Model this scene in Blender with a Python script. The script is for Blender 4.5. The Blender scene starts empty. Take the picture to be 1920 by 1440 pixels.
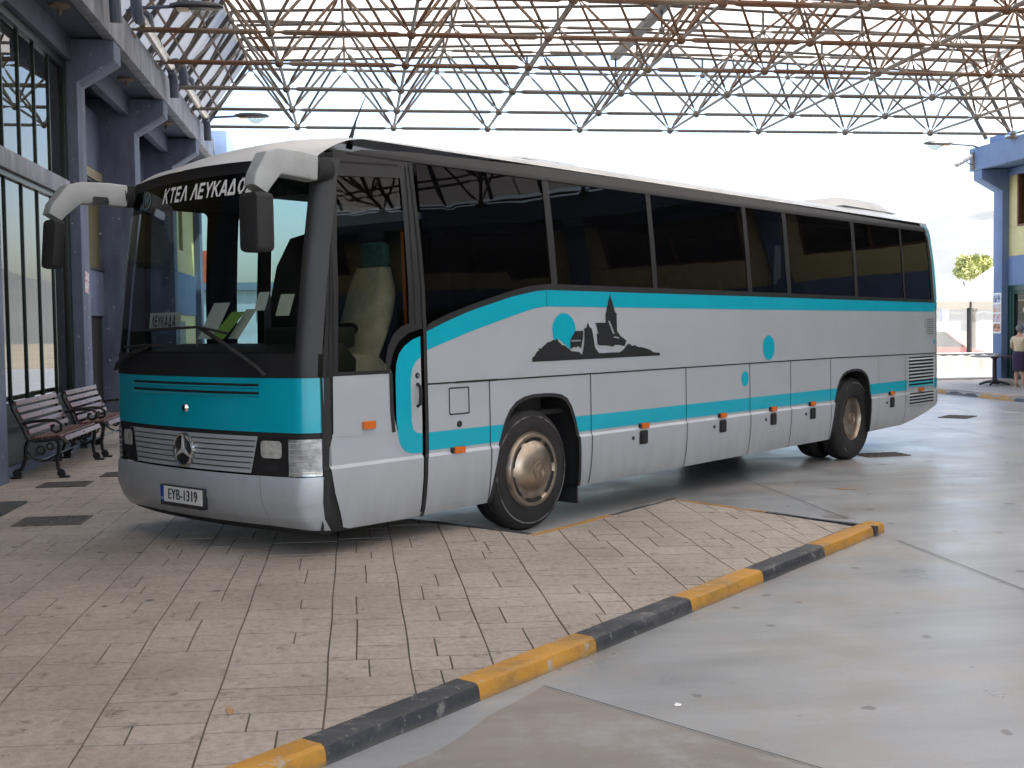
import bpy, bmesh, math, random
from mathutils import Vector, Matrix, geometry
R = math.radians
random.seed(7)
S0 = bpy.context.scene
COL = S0.collection

# ------------------------------------------------------------------ camera, sky, sun, exposure
def cam_axes():
    f, pi, ro, ya, h = CAMP
    cy, sy = math.cos(ya), math.sin(ya); cp, sp = math.cos(pi), math.sin(pi); cr, sr = math.cos(ro), math.sin(ro)
    w = Vector((sy*cp, cy*cp, sp)); r = Vector((cy, -sy, 0)); u = r.cross(w)
    return r*cr+u*sr, -r*sr+u*cr, w

CAMP = (2214.0169, -0.047992, -0.013029, 0.131610, 1.7182)
cam_d = bpy.data.cameras.new('camera'); cam = bpy.data.objects.new('camera', cam_d); COL.objects.link(cam)
cr_, cu_, cw_ = cam_axes()
M = Matrix((cr_, cu_, -cw_)).transposed().to_4x4(); M.translation = Vector((0, 0, CAMP[4]))
cam.matrix_world = M
cam_d.sensor_width = 36; cam_d.lens = CAMP[0]/1920*36; cam_d.clip_start = 0.05; cam_d.clip_end = 3000
S0.camera = cam

SUN_AZ, SUN_EL = (0.75, -0.42), R(56)      # horizontal direction towards the sun, elevation
wd = bpy.data.worlds.new('World'); S0.world = wd; wd.use_nodes = True
nt = wd.node_tree; bg = nt.nodes['Background']
sky = nt.nodes.new('ShaderNodeTexSky'); sky.sky_type = 'NISHITA'; sky.sun_disc = False
sky.sun_elevation = SUN_EL; sky.sun_rotation = math.atan2(SUN_AZ[0], SUN_AZ[1])
sky.air_density = 1.0; sky.dust_density = 3.0; sky.ozone_density = 1.0
nt.links.new(sky.outputs[0], bg.inputs[0]); bg.inputs[1].default_value = 0.15
sd = bpy.data.lights.new('sun', 'SUN'); sd.energy = 4.2; sd.angle = R(0.5); sd.color = (1, .95, .87)
so = bpy.data.objects.new('sun', sd); COL.objects.link(so)
hd = Vector((SUN_AZ[0], SUN_AZ[1], 0)).normalized()
so.rotation_euler = Vector((hd.x*math.cos(SUN_EL), hd.y*math.cos(SUN_EL), math.sin(SUN_EL))).to_track_quat('Z', 'Y').to_euler()
so.location = (0, 0, 40)
vs = S0.view_settings; vs.view_transform = 'Standard'; vs.look = 'None'; vs.exposure = 1.95; vs.gamma = 1; vs.use_curve_mapping = False
S0.cycles.max_bounces = 10; S0.cycles.transparent_max_bounces = 16; S0.cycles.glossy_bounces = 5
S0.cycles.diffuse_bounces = 5; S0.cycles.use_denoising = True; S0.cycles.sample_clamp_indirect = 6
S0.cycles.caustics_reflective = False; S0.cycles.caustics_refractive = False

# ------------------------------------------------------------------ helpers
def tag(o, label=None, cat=None, group=None, kind=None):
    if label: o['label'] = label
    if cat: o['category'] = cat
    if group: o['group'] = group
    if kind: o['kind'] = kind
    return o

def empty(name, loc=(0, 0, 0), rz=0.0, parent=None):
    o = bpy.data.objects.new(name, None); COL.objects.link(o)
    o.location = loc; o.rotation_euler = (0, 0, rz); o.empty_display_size = .1
    if parent: o.parent = parent
    return o

def copy_tree(o, parent=None):
    c = o.copy(); COL.objects.link(c)
    if parent: c.parent = parent
    for ch in o.children: copy_tree(ch, c)
    return c

def mat(name, col, rough=.6, metal=0.0, var=0.0, vscale=3.0, col2=None, bump=0.0, bscale=40.0, spec=.5, coat=0.0, detail=6, thr=(.35, .7), stretch=None, chips=None):
    m = bpy.data.materials.new(name); m.use_nodes = True
    n = m.node_tree.nodes; l = m.node_tree.links; b = n['Principled BSDF']
    b.inputs['Roughness'].default_value = rough; b.inputs['Metallic'].default_value = metal
    b.inputs['Specular IOR Level'].default_value = spec; b.inputs['Coat Weight'].default_value = coat
    b.inputs['Base Color'].default_value = (*col, 1)
    tc = n.new('ShaderNodeTexCoord'); src = tc.outputs['Object']
    if stretch:
        mp = n.new('ShaderNodeMapping'); mp.inputs['Scale'].default_value = stretch; l.new(src, mp.inputs[0]); src = mp.outputs[0]
    if var or col2:
        no = n.new('ShaderNodeTexNoise'); no.inputs['Scale'].default_value = vscale; no.inputs['Detail'].default_value = detail
        no.inputs['Roughness'].default_value = .62
        l.new(src, no.inputs['Vector'])
        rp = n.new('ShaderNodeValToRGB'); rp.color_ramp.elements[0].position = thr[0]; rp.color_ramp.elements[1].position = thr[1]
        c2 = col2 or tuple(c*(1-var) for c in col); c1 = col if col2 else tuple(min(1, c*(1+var*.6)) for c in col)
        rp.color_ramp.elements[0].color = (*c2, 1); rp.color_ramp.elements[1].color = (*c1, 1)
        l.new(no.outputs['Fac'], rp.inputs[0]); l.new(rp.outputs[0], b.inputs['Base Color'])
        if chips:                                                                # small flakes of paint missing
            nc = n.new('ShaderNodeTexNoise'); nc.inputs['Scale'].default_value = 11; nc.inputs['Detail'].default_value = 6; l.new(tc.outputs['Object'], nc.inputs['Vector'])
            r2 = n.new('ShaderNodeValToRGB'); r2.color_ramp.elements[0].position = .685; r2.color_ramp.elements[1].position = .70; l.new(nc.outputs['Fac'], r2.inputs[0])
            mx = n.new('ShaderNodeMix'); mx.data_type = 'RGBA'; l.new(r2.outputs[0], mx.inputs[0]); l.new(rp.outputs[0], mx.inputs[6]); mx.inputs[7].default_value = (*chips, 1); l.new(mx.outputs[2], b.inputs['Base Color'])
    if bump:
        nb = n.new('ShaderNodeTexNoise'); nb.inputs['Scale'].default_value = bscale; nb.inputs['Detail'].default_value = 5
        l.new(src, nb.inputs['Vector'])
        bp = n.new('ShaderNodeBump'); bp.inputs['Strength'].default_value = bump; bp.inputs['Distance'].default_value = .02
        l.new(nb.outputs['Fac'], bp.inputs['Height']); l.new(bp.outputs[0], b.inputs['Normal'])
    return m

def glass(name, tint, ior=1.5, rough=0.0, wob=0.0, wscale=2.0, body=None, bodymix=0.0):
    """thin pane: tinted see-through + fresnel reflection (+ a share of diffuse film)"""
    m = bpy.data.materials.new(name); m.use_nodes = True
    n = m.node_tree.nodes; l = m.node_tree.links; n.clear()
    out = n.new('ShaderNodeOutputMaterial'); tr = n.new('ShaderNodeBsdfTransparent'); tr.inputs[0].default_value = (*tint, 1)
    gl = n.new('ShaderNodeBsdfGlossy'); gl.inputs['Roughness'].default_value = rough
    fr = n.new('ShaderNodeFresnel'); ge = n.new('ShaderNodeNewGeometry')      # same reflectance from both sides of a thin pane
    e1 = n.new('ShaderNodeMath'); e1.operation = 'MULTIPLY_ADD'; e1.inputs[1].default_value = -2; e1.inputs[2].default_value = 1; l.new(ge.outputs['Backfacing'], e1.inputs[0])
    e2 = n.new('ShaderNodeMath'); e2.operation = 'POWER'; e2.inputs[0].default_value = ior; l.new(e1.outputs[0], e2.inputs[1]); l.new(e2.outputs[0], fr.inputs[0])
    mx = n.new('ShaderNodeMixShader'); base = tr.outputs[0]
    if body:
        df = n.new('ShaderNodeBsdfDiffuse'); df.inputs[0].default_value = (*body, 1)
        m2 = n.new('ShaderNodeMixShader'); m2.inputs[0].default_value = bodymix
        l.new(base, m2.inputs[1]); l.new(df.outputs[0], m2.inputs[2]); base = m2.outputs[0]
    if wob:
        tc = n.new('ShaderNodeTexCoord'); no = n.new('ShaderNodeTexNoise'); no.inputs['Scale'].default_value = wscale; no.inputs['Detail'].default_value = 1
        l.new(tc.outputs['Object'], no.inputs['Vector'])
        bp = n.new('ShaderNodeBump'); bp.inputs['Strength'].default_value = wob; bp.inputs['Distance'].default_value = .05
        l.new(no.outputs['Fac'], bp.inputs['Height']); l.new(bp.outputs[0], gl.inputs['Normal'])
    l.new(fr.outputs[0], mx.inputs[0]); l.new(base, mx.inputs[1]); l.new(gl.outputs[0], mx.inputs[2])
    l.new(mx.outputs[0], out.inputs[0])
    return m

class MB:
    def __init__(s): s.v = []; s.f = []; s.mi = []; s.cur = 0
    def add(s, vs, fs):
        o = len(s.v); s.v += [tuple(v) for v in vs]; s.f += [tuple(i+o for i in f) for f in fs]; s.mi += [s.cur]*len(fs); return s
    def box(s, a, b, rz=0.0, piv=None):
        (x0, y0, z0), (x1, y1, z1) = a, b
        vs = [Vector(p) for p in ((x0,y0,z0),(x1,y0,z0),(x1,y1,z0),(x0,y1,z0),(x0,y0,z1),(x1,y0,z1),(x1,y1,z1),(x0,y1,z1))]
        if rz:
            c = Vector(piv) if piv else (Vector(a)+Vector(b))/2; m = Matrix.Rotation(rz, 3, 'Z'); vs = [c+m@(v-c) for v in vs]
        return s.add(vs, [(0,3,2,1),(4,5,6,7),(0,1,5,4),(1,2,6,5),(2,3,7,6),(3,0,4,7)])
    def quad(s, a, b, c, d): return s.add([a, b, c, d], [(0, 1, 2, 3)])
    def tube(s, pts, r, n=8, caps=True):
        pts = [Vector(p) for p in pts]; rr = r if isinstance(r, (list, tuple)) else [r]*len(pts)
        rings = []; prev = None
        for i, p in enumerate(pts):
            t = (pts[min(i+1, len(pts)-1)]-pts[max(i-1, 0)]).normalized()
            if prev is None:
                a = Vector((0, 0, 1)) if abs(t.z) < .9 else Vector((1, 0, 0)); u = t.cross(a).normalized()
            else:
                u = (prev-t*prev.dot(t)).normalized()
            prev = u; w = t.cross(u)
            rings.append([p+(u*math.cos(2*math.pi*k/n)+w*math.sin(2*math.pi*k/n))*rr[i] for k in range(n)])
        vs = [v for g in rings for v in g]; fs = []
        for i in range(len(pts)-1):
            for k in range(n): fs.append((i*n+k, i*n+(k+1) % n, (i+1)*n+(k+1) % n, (i+1)*n+k))
        if caps: fs.append(tuple(range(n-1, -1, -1))); fs.append(tuple((len(pts)-1)*n+k for k in range(n)))
        return s.add(vs, fs)
    def lathe(s, prof, n=32, fn=lambda r, h, a: (r*math.cos(a), r*math.sin(a), h)):
        vs = [fn(r, h, 2*math.pi*k/n) for (r, h) in prof for k in range(n)]; fs = []
        for i in range(len(prof)-1):
            for k in range(n): fs.append((i*n+k, i*n+(k+1) % n, (i+1)*n+(k+1) % n, (i+1)*n+k))
        return s.add(vs, fs)
    def prism(s, pts, fa, fb):
        """2D outline pts mapped by fa / fb into two caps joined by walls"""
        n = len(pts); tri = geometry.tessellate_polygon([[Vector((p[0], p[1], 0)) for p in pts]])
        vs = [fa(*p) for p in pts]+[fb(*p) for p in pts]
        fs = [tuple(t) for t in tri]+[tuple(i+n for i in reversed(t)) for t in tri]+[(i, (i+1) % n, n+(i+1) % n, n+i) for i in range(n)]
        return s.add(vs, fs)
    def sphere(s, c, r, n=8, sc=(1, 1, 1)):
        c = Vector(c); pr = [(math.sin(math.pi*i/(n)), -math.cos(math.pi*i/(n))) for i in range(n+1)]
        return s.lathe([(max(a, 1e-4)*r, b*r) for a, b in pr], n*2, lambda rr, h, a: (c.x+rr*math.cos(a)*sc[0], c.y+rr*math.sin(a)*sc[1], c.z+h*sc[2]))
    def build(s, name, m, parent=None, ang=35, bevel=0.0, loc=None):
        me = bpy.data.meshes.new(name); me.from_pydata(s.v, [], s.f)
        for mm in (m if isinstance(m, (list, tuple)) else [m]): me.materials.append(mm)
        if max(s.mi, default=0): me.polygons.foreach_set('material_index', s.mi)
        bm = bmesh.new(); bm.from_mesh(me); bmesh.ops.recalc_face_normals(bm, faces=bm.faces)
        if bevel:
            ed = [e for e in bm.edges if len(e.link_faces) == 2 and e.calc_face_angle(0) > R(40)]
            bmesh.ops.bevel(bm, geom=ed, offset=bevel, segments=2, affect='EDGES', profile=.6)
        bm.to_mesh(me); bm.free()
        return link(name, me, parent, ang, loc)

def link(name, me, parent=None, ang=35, loc=None):
    me.shade_smooth(); me.set_sharp_from_angle(angle=R(ang))
    o = bpy.data.objects.new(name, me); COL.objects.link(o)
    if parent: o.parent = parent
    if loc: o.location = loc
    return o

def patch(name, loops, fn, m, parent, ub=(), vb=(), thick=0.0, ang=35):
    """2D outline (first loop) with holes, cut along u = ub and v = vb, laid on the surface fn(u, v)"""
    lv = [[Vector((p[0], p[1], 0)) for p in lp] for lp in loops]
    flat = [v for lp in lv for v in lp]; tri = geometry.tessellate_polygon(lv)
    bm = bmesh.new(); bv = [bm.verts.new(v) for v in flat]
    for t in tri:
        try: bm.faces.new([bv[i] for i in t])
        except ValueError: pass
    for u in ub: bmesh.ops.bisect_plane(bm, geom=bm.verts[:]+bm.edges[:]+bm.faces[:], plane_co=(u, 0, 0), plane_no=(1, 0, 0), dist=1e-5)
    for v in vb: bmesh.ops.bisect_plane(bm, geom=bm.verts[:]+bm.edges[:]+bm.faces[:], plane_co=(0, v, 0), plane_no=(0, 1, 0), dist=1e-5)
    bmesh.ops.remove_doubles(bm, verts=bm.verts, dist=1e-5)
    for v in bm.verts: v.co = Vector(fn(v.co.x, v.co.y))
    bmesh.ops.recalc_face_normals(bm, faces=bm.faces)
    me = bpy.data.meshes.new(name); bm.to_mesh(me); bm.free(); me.materials.append(m)
    o = link(name, me, parent, ang)
    return o

def text_mesh(body, size, bold=0.0, shear=0.0, spacing=1.0, xs=1.0, align='CENTER'):
    cu = bpy.data.curves.new('lettering', 'FONT'); cu.body = body; cu.size = size; cu.offset = bold; cu.shear = shear
    cu.space_character = spacing; cu.align_x = align; cu.align_y = 'CENTER'; cu.resolution_u = 3
    o = bpy.data.objects.new('lettering', cu); COL.objects.link(o)
    dg = bpy.context.evaluated_depsgraph_get(); dg.update()
    me = bpy.data.meshes.new_from_object(o.evaluated_get(dg)); bpy.data.objects.remove(o); bpy.data.curves.remove(cu)
    for v in me.vertices: v.co.x *= xs
    return me

def text(name, body, size, fn, m, parent, bold=0.0, shear=0.0, spacing=1.0, xs=1.0, align='CENTER'):
    me = text_mesh(body, size, 0, shear, spacing, xs, align); mb = MB(); nz = (0,)
    if bold: nz = (0, -bold, bold)
    for q, dx in enumerate(nz):                                                  # heavier strokes: overlaid copies a hair apart
        vs = [Vector(fn(v.co.x+dx, v.co.y)) for v in me.vertices]; base = Vector(fn(0, 0)); ax = (Vector(fn(.01, 0))-base).cross(Vector(fn(0, .01))-base).normalized()
        mb.add([v+ax*.0004*q for v in vs], [tuple(p.vertices) for p in me.polygons])
    bpy.data.meshes.remove(me)
    me = bpy.data.meshes.new(name); me.from_pydata(mb.v, [], mb.f); me.materials.append(m)
    return link(name, me, parent)

def arc(cx, cy, r, a0, a1, n=8, ry=None):
    ry = ry or r
    return [(cx+r*math.cos(R(a0+(a1-a0)*i/n)), cy+ry*math.sin(R(a0+(a1-a0)*i/n))) for i in range(n+1)]
def rrect(x0, y0, x1, y1, r, n=4):
    return arc(x0+r, y0+r, r, 180, 270, n)+arc(x1-r, y0+r, r, 270, 360, n)+arc(x1-r, y1-r, r, 0, 90, n)+arc(x0+r, y1-r, r, 90, 180, n)

GLYPH = {'Κ': [((0, 0), (0, 1)), ((.06, .44), (.62, 1)), ((.22, .58), (.66, 0))], 'Τ': [((0, .92), (.7, .92)), ((.35, 0), (.35, .9))], 'Ε': [((0, 0), (0, 1)), ((.05, .92), (.58, .92)), ((.05, .52), (.52, .52)), ((.05, .08), (.58, .08))],
         'Λ': [((0, 0), (.35, 1)), ((.72, 0), (.37, 1))], 'Υ': [((.0, 1), (.35, .42)), ((.7, 1), (.35, .42)), ((.35, 0), (.35, .46))], 'Α': [((0, 0), (.35, 1)), ((.72, 0), (.37, 1)), ((.12, .29), (.6, .29))],
         'Δ': [((0.02, .08), (.35, 1)), ((.72, .08), (.37, 1)), ((-.04, .08), (.78, .08))], 'Ο': None, 'Σ': [((0, .92), (.62, .92)), ((.04, .9), (.38, .5)), ((.38, .5), (.04, .1)), ((0, .08), (.64, .08))]}
def stroke_text(name, s, h, w, fn, m, parent, weight=.17, shear=.0, gap=.24, space=.45):
    """heavy sans capitals drawn stroke by stroke, centred on the origin of fn"""
    segs = []; x = 0
    for ch in s:
        if ch == ' ': x += space; continue
        g = GLYPH[ch] if GLYPH[ch] else [((.36+.30*math.cos(R(30*i)), .5+.42*math.sin(R(30*i))), (.36+.30*math.cos(R(30*i+32)), .5+.42*math.sin(R(30*i+32)))) for i in range(12)]
        for p, q in g: segs.append((Vector((p[0]+x, p[1])), Vector((q[0]+x, q[1]))))
        x += max(max(p[0], q[0]) for p, q in g)+gap+weight*.6
    x -= gap; mb = MB(); k = 0
    base = Vector(fn(0, 0)); ax = (Vector(fn(.01, 0))-base).cross(Vector(fn(0, .01))-base).normalized()
    for p, q in segs:
        dv = (q-p).normalized(); n = Vector((-dv.y, dv.x))*weight/2; c = [p+n, p-n, q-n, q+n]
        if abs(dv.x) > .05 and abs(dv.y) > .05: c = [p+Vector((weight*.56, 0)), p-Vector((weight*.56, 0)), q-Vector((weight*.56, 0)), q+Vector((weight*.56, 0))] if abs(dv.y) > .5 else c
        pts = [((v.x-x/2+(v.y-.5)*shear)*w, (v.y-.5)*h) for v in c]; k += 1
        mb.add([Vector(fn(*t))+ax*(.0002*(k % 5)) for t in pts], [(0, 1, 2, 3)])
    return mb.build(name, m, parent)

# ------------------------------------------------------------------ materials
K = {}
K['silver'] = mat('silver_paint', (.485, .52, .56), .34, .15, var=.05, vscale=1.5, coat=.35, bump=.015, bscale=2.2)
def grime(m, z0, z1, col=(.20, .18, .15), amt=.45):
    """road dirt on the skirt: streaky noise that thins out upwards"""
    n = m.node_tree.nodes; l = m.node_tree.links; b = n['Principled BSDF']; src = b.inputs['Base Color'].links[0].from_socket
    tc = n.new('ShaderNodeTexCoord'); sp = n.new('ShaderNodeSeparateXYZ'); l.new(tc.outputs['Object'], sp.inputs[0])
    mr = n.new('ShaderNodeMapRange'); mr.inputs['From Min'].default_value = z1; mr.inputs['From Max'].default_value = z0; l.new(sp.outputs['Z'], mr.inputs[0])
    mp = n.new('ShaderNodeMapping'); mp.inputs['Scale'].default_value = (5, 5, 1.2); l.new(tc.outputs['Object'], mp.inputs[0])
    no = n.new('ShaderNodeTexNoise'); no.inputs['Scale'].default_value = 1.6; no.inputs['Detail'].default_value = 8; l.new(mp.outputs[0], no.inputs['Vector'])
    mu = n.new('ShaderNodeMath'); mu.operation = 'MULTIPLY'; l.new(mr.outputs[0], mu.inputs[0]); l.new(no.outputs['Fac'], mu.inputs[1])
    m2 = n.new('ShaderNodeMath'); m2.operation = 'MULTIPLY'; m2.inputs[1].default_value = amt*1.6; m2.use_clamp = True; l.new(mu.outputs[0], m2.inputs[0])
    mx = n.new('ShaderNodeMix'); mx.data_type = 'RGBA'; l.new(m2.outputs[0], mx.inputs[0]); l.new(src, mx.inputs[6]); mx.inputs[7].default_value = (*col, 1); l.new(mx.outputs[2], b.inputs['Base Color'])
grime(K['silver'], .28, .80)
K['armgrey'] = mat('mirror_arm_grey', (.40, .42, .43), .45, var=.12, vscale=9)
K['star'] = mat('star_metal', (.8, .8, .78), .3, .45)
K['roofpaint'] = mat('roof_paint', (.62, .63, .63), .4, 0.05, var=.06, vscale=2, coat=.2)
K['teal'] = mat('teal_paint', (.0, .43, .57), .3, .05, var=.05, coat=.4)
K['black'] = mat('black_trim', (.018, .018, .02), .45, var=.2)
K['rubber'] = mat('black_rubber', (.02, .02, .022), .7, var=.25)
K['tyre'] = mat('tyre_rubber', (.022, .02, .02), .72, var=.35, vscale=6, bump=.2, bscale=60)
K['chrome'] = mat('chrome', (.75, .74, .72), .12, 1.0)
K['hub'] = mat('hub_metal', (.46, .38, .30), .32, .9, var=.25, vscale=7)
K['amber'] = mat('amber_lens', (.75, .16, .01), .2, coat=.5, var=.2, vscale=40)
K['decal'] = mat('black_decal', (.02, .021, .023), .35)
K['seam'] = mat('panel_gap', (.012, .012, .012), .8)
K['lens'] = mat('headlight_lens', (.55, .56, .55), .12, .35, var=.5, vscale=14, coat=.6)
K['reflector'] = mat('reflector', (.82, .80, .76), .2, .35, var=.35, vscale=16, coat=.6)
K['white'] = mat('white_paint', (.78, .78, .76), .5)
K['lightgrey'] = mat('grey_plastic', (.45, .46, .47), .5)
K['blue'] = mat('blue_plate', (.01, .06, .35), .4)
K['dark'] = mat('dark_interior', (.012, .012, .013), .8)
K['ceilint'] = mat('interior_lining', (.03, .03, .032), .8)
K['seatcover'] = mat('seat_cover', (.62, .56, .46), .9, var=.2, vscale=8, bump=.4, bscale=14)
K['sealteal'] = mat('seat_fabric', (.05, .16, .17), .9, var=.3, vscale=20)
K['orange'] = mat('orange_rail', (.45, .10, .01), .4)
K['dash'] = mat('dashboard_plastic', (.03, .03, .03), .55, var=.2)
K['paper'] = mat('paper', (.8, .8, .76), .7)
K['green'] = mat('green_folder', (.3, .5, .08), .6)
K['tint'] = glass('tinted_bus_glass', (.03, .03, .035), 1.22, wob=.03, wscale=1.6, body=(.004, .004, .005), bodymix=.5)
K['drvglass'] = glass('driver_window_glass', (.50, .53, .45), 1.36, wob=.02)
K['windglass'] = glass('windscreen_glass', (.58, .64, .62), 1.40, wob=.03, wscale=1.5)
K['sunstrip'] = glass('windscreen_sun_strip', (.01, .09, .10), 1.45)
K['farglass'] = glass('far_side_glass', (.40, .50, .52), 1.45)
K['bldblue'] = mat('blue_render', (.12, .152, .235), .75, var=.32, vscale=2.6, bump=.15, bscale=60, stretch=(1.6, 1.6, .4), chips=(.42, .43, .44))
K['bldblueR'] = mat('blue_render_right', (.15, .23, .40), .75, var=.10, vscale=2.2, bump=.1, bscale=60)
K['bldyellow'] = mat('yellow_panel', (.66, .60, .30), .7, var=.08)
K['fascia'] = mat('grey_fascia', (.27, .29, .34), .8, var=.38, vscale=2.8, stretch=(1.5, 1.5, .5), bump=.2, bscale=30)
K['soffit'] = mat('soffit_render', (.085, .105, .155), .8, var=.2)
K['greenframe'] = mat('dark_green_frame', (.006, .045, .035), .4, var=.2)
K['pane'] = glass('building_glass', (.5, .55, .5), 1.75, wob=.02, wscale=.8, body=(.03, .035, .03), bodymix=.35)
K['curtain'] = mat('curtain_cloth', (.42, .42, .32), .9, var=.25, vscale=1.2, stretch=(1, 6, .3))
K['brownframe'] = mat('brown_frame', (.16, .06, .03), .5)
K['zinc'] = mat('zinc_pipe', (.5, .45, .40), .38, .85, var=.2, vscale=5)
K['bluepipe'] = mat('blue_grey_pipe', (.10, .12, .17), .55, var=.2)
K['rust'] = mat('rusty_steel', (.23, .185, .14), .75, .1, col2=(.155, .072, .038), vscale=.9, thr=(.42, .62), bump=.3, bscale=50)
K['steel'] = mat('grey_steel', (.20, .185, .165), .6, .2, col2=(.14, .11, .085), vscale=1.3, thr=(.25, .55))
K['purlin'] = mat('dark_purlin', (.10, .095, .09), .6, .3, var=.3)
K['lampbody'] = mat('lamp_housing', (.05, .055, .06), .5)
K['lampglass'] = glass('lamp_glass', (.85, .84, .78), 1.5, body=(.6, .58, .5), bodymix=.25)
K['iron'] = mat('cast_iron', (.012, .012, .013), .45, .2, bump=.15)
K['slat'] = mat('varnished_slat', (.13, .04, .022), .5, var=.5, vscale=4, stretch=(3, .5, 3))
K['grate'] = mat('drain_grate', (.15, .125, .105), .7, .3, var=.4, vscale=9)
K['mat'] = mat('floor_mat', (.06, .06, .055), .95, var=.2, bump=.5, bscale=120)

def panel_material():
    m = bpy.data.materials.new('translucent_sheet'); m.use_nodes = True; n = m.node_tree.nodes; l = m.node_tree.links; n.clear()
    out = n.new('ShaderNodeOutputMaterial'); d = n.new('ShaderNodeBsdfDiffuse'); t = n.new('ShaderNodeBsdfTranslucent'); mx = n.new('ShaderNodeMixShader')
    tc = n.new('ShaderNodeTexCoord'); no = n.new('ShaderNodeTexNoise'); no.inputs['Scale'].default_value = .6; no.inputs['Detail'].default_value = 6
    rp = n.new('ShaderNodeValToRGB'); rp.color_ramp.elements[0].position = .3; rp.color_ramp.elements[1].position = .7
    rp.color_ramp.elements[0].color = (.37, .352, .332, 1); rp.color_ramp.elements[1].color = (.49, .47, .445, 1)
    l.new(tc.outputs['Object'], no.inputs['Vector']); l.new(no.outputs['Fac'], rp.inputs[0])
    l.new(rp.outputs[0], t.inputs[0]); l.new(rp.outputs[0], d.inputs[0]); mx.inputs[0].default_value = .62
    l.new(d.outputs[0], mx.inputs[1]); l.new(t.outputs[0], mx.inputs[2]); l.new(mx.outputs[0], out.inputs[0])
    return m
K['sheet'] = panel_material()

def stone_material():
    """stamped concrete: beige, mottled, pitted, dark chewing gum spots"""
    m = bpy.data.materials.new('stamped_paving'); m.use_nodes = True; n = m.node_tree.nodes; l = m.node_tree.links; b = n['Principled BSDF']
    tc = n.new('ShaderNodeTexCoord'); o = tc.outputs['Object']
    def noise(sc, det=6, rough=.6):
        x = n.new('ShaderNodeTexNoise'); x.inputs['Scale'].default_value = sc; x.inputs['Detail'].default_value = det; x.inputs['Roughness'].default_value = rough; l.new(o, x.inputs['Vector']); return x.outputs['Fac']
    def ramp(src, p0, c0, p1, c1):
        x = n.new('ShaderNodeValToRGB'); e = x.color_ramp.elements; e[0].position = p0; e[1].position = p1; e[0].color = (*c0, 1); e[1].color = (*c1, 1); l.new(src, x.inputs[0]); return x.outputs[0]
    def mix(a, c, fac, mode='MIX'):
        x = n.new('ShaderNodeMix'); x.data_type = 'RGBA'; x.blend_type = mode
        if isinstance(fac, float): x.inputs[0].default_value = fac
        else: l.new(fac, x.inputs[0])
        l.new(a, x.inputs[6])
        if isinstance(c, tuple): x.inputs[7].default_value = (*c, 1)
        else: l.new(c, x.inputs[7])
        return x.outputs[2]
    base = ramp(noise(.8, 7), .3, (.38, .318, .27), .72, (.55, .475, .405))
    fine = ramp(noise(26, 6, .7), .3, (.62, .60, .58), .62, (1, 1, 1))
    c = mix(base, fine, .8, 'MULTIPLY')
    pits = ramp(noise(9, 8, .75), .34, (.28, .26, .24), .43, (1, 1, 1)); c = mix(c, pits, .7, 'MULTIPLY')
    ge = n.new('ShaderNodeNewGeometry'); c = mix(c, ramp(ge.outputs['Random Per Island'], 0, (.88, .875, .87), 1, (1, 1, 1)), 1.0, 'MULTIPLY')
    c = mix(c, (.24, .17, .11), ramp(noise(1.7, 8, .7), .62, (0, 0, 0), .72, (.35, .35, .35)))
    vo = n.new('ShaderNodeTexVoronoi'); vo.inputs['Scale'].default_value = 2.9; vo.inputs['Randomness'].default_value = 1
    nv = n.new('ShaderNodeTexNoise'); nv.inputs['Scale'].default_value = 14; l.new(o, nv.inputs['Vector'])
    va = n.new('ShaderNodeVectorMath'); va.operation = 'SCALE'; va.inputs['Scale'].default_value = .06; l.new(nv.outputs['Color'], va.inputs[0])
    vb_ = n.new('ShaderNodeVectorMath'); l.new(o, vb_.inputs[0]); l.new(va.outputs[0], vb_.inputs[1]); l.new(vb_.outputs[0], vo.inputs['Vector'])
    spot = ramp(vo.outputs['Distance'], .055, (1, 1, 1), .085, (0, 0, 0))
    gate = ramp(vo.outputs['Color'], .40, (0, 0, 0), .45, (.85, .85, .85))
    sm = n.new('ShaderNodeMath'); sm.operation = 'MULTIPLY'; l.new(spot, sm.inputs[0]); l.new(gate, sm.inputs[1])
    c = mix(c, (.07, .065, .06), sm.outputs[0]); l.new(c, b.inputs['Base Color'])
    l.new(ramp(noise(3), .3, (.5, .5, .5), .7, (.68, .68, .68)), b.inputs['Roughness'])
    bp = n.new('ShaderNodeBump'); bp.inputs['Strength'].default_value = .8; bp.inputs['Distance'].default_value = .012
    l.new(noise(18, 8, .7), bp.inputs['Height']); l.new(bp.outputs[0], b.inputs['Normal'])
    return m
K['stone'] = stone_material()
K['joint'] = mat('paving_joint', (.13, .11, .09), .9, var=.3)

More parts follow.
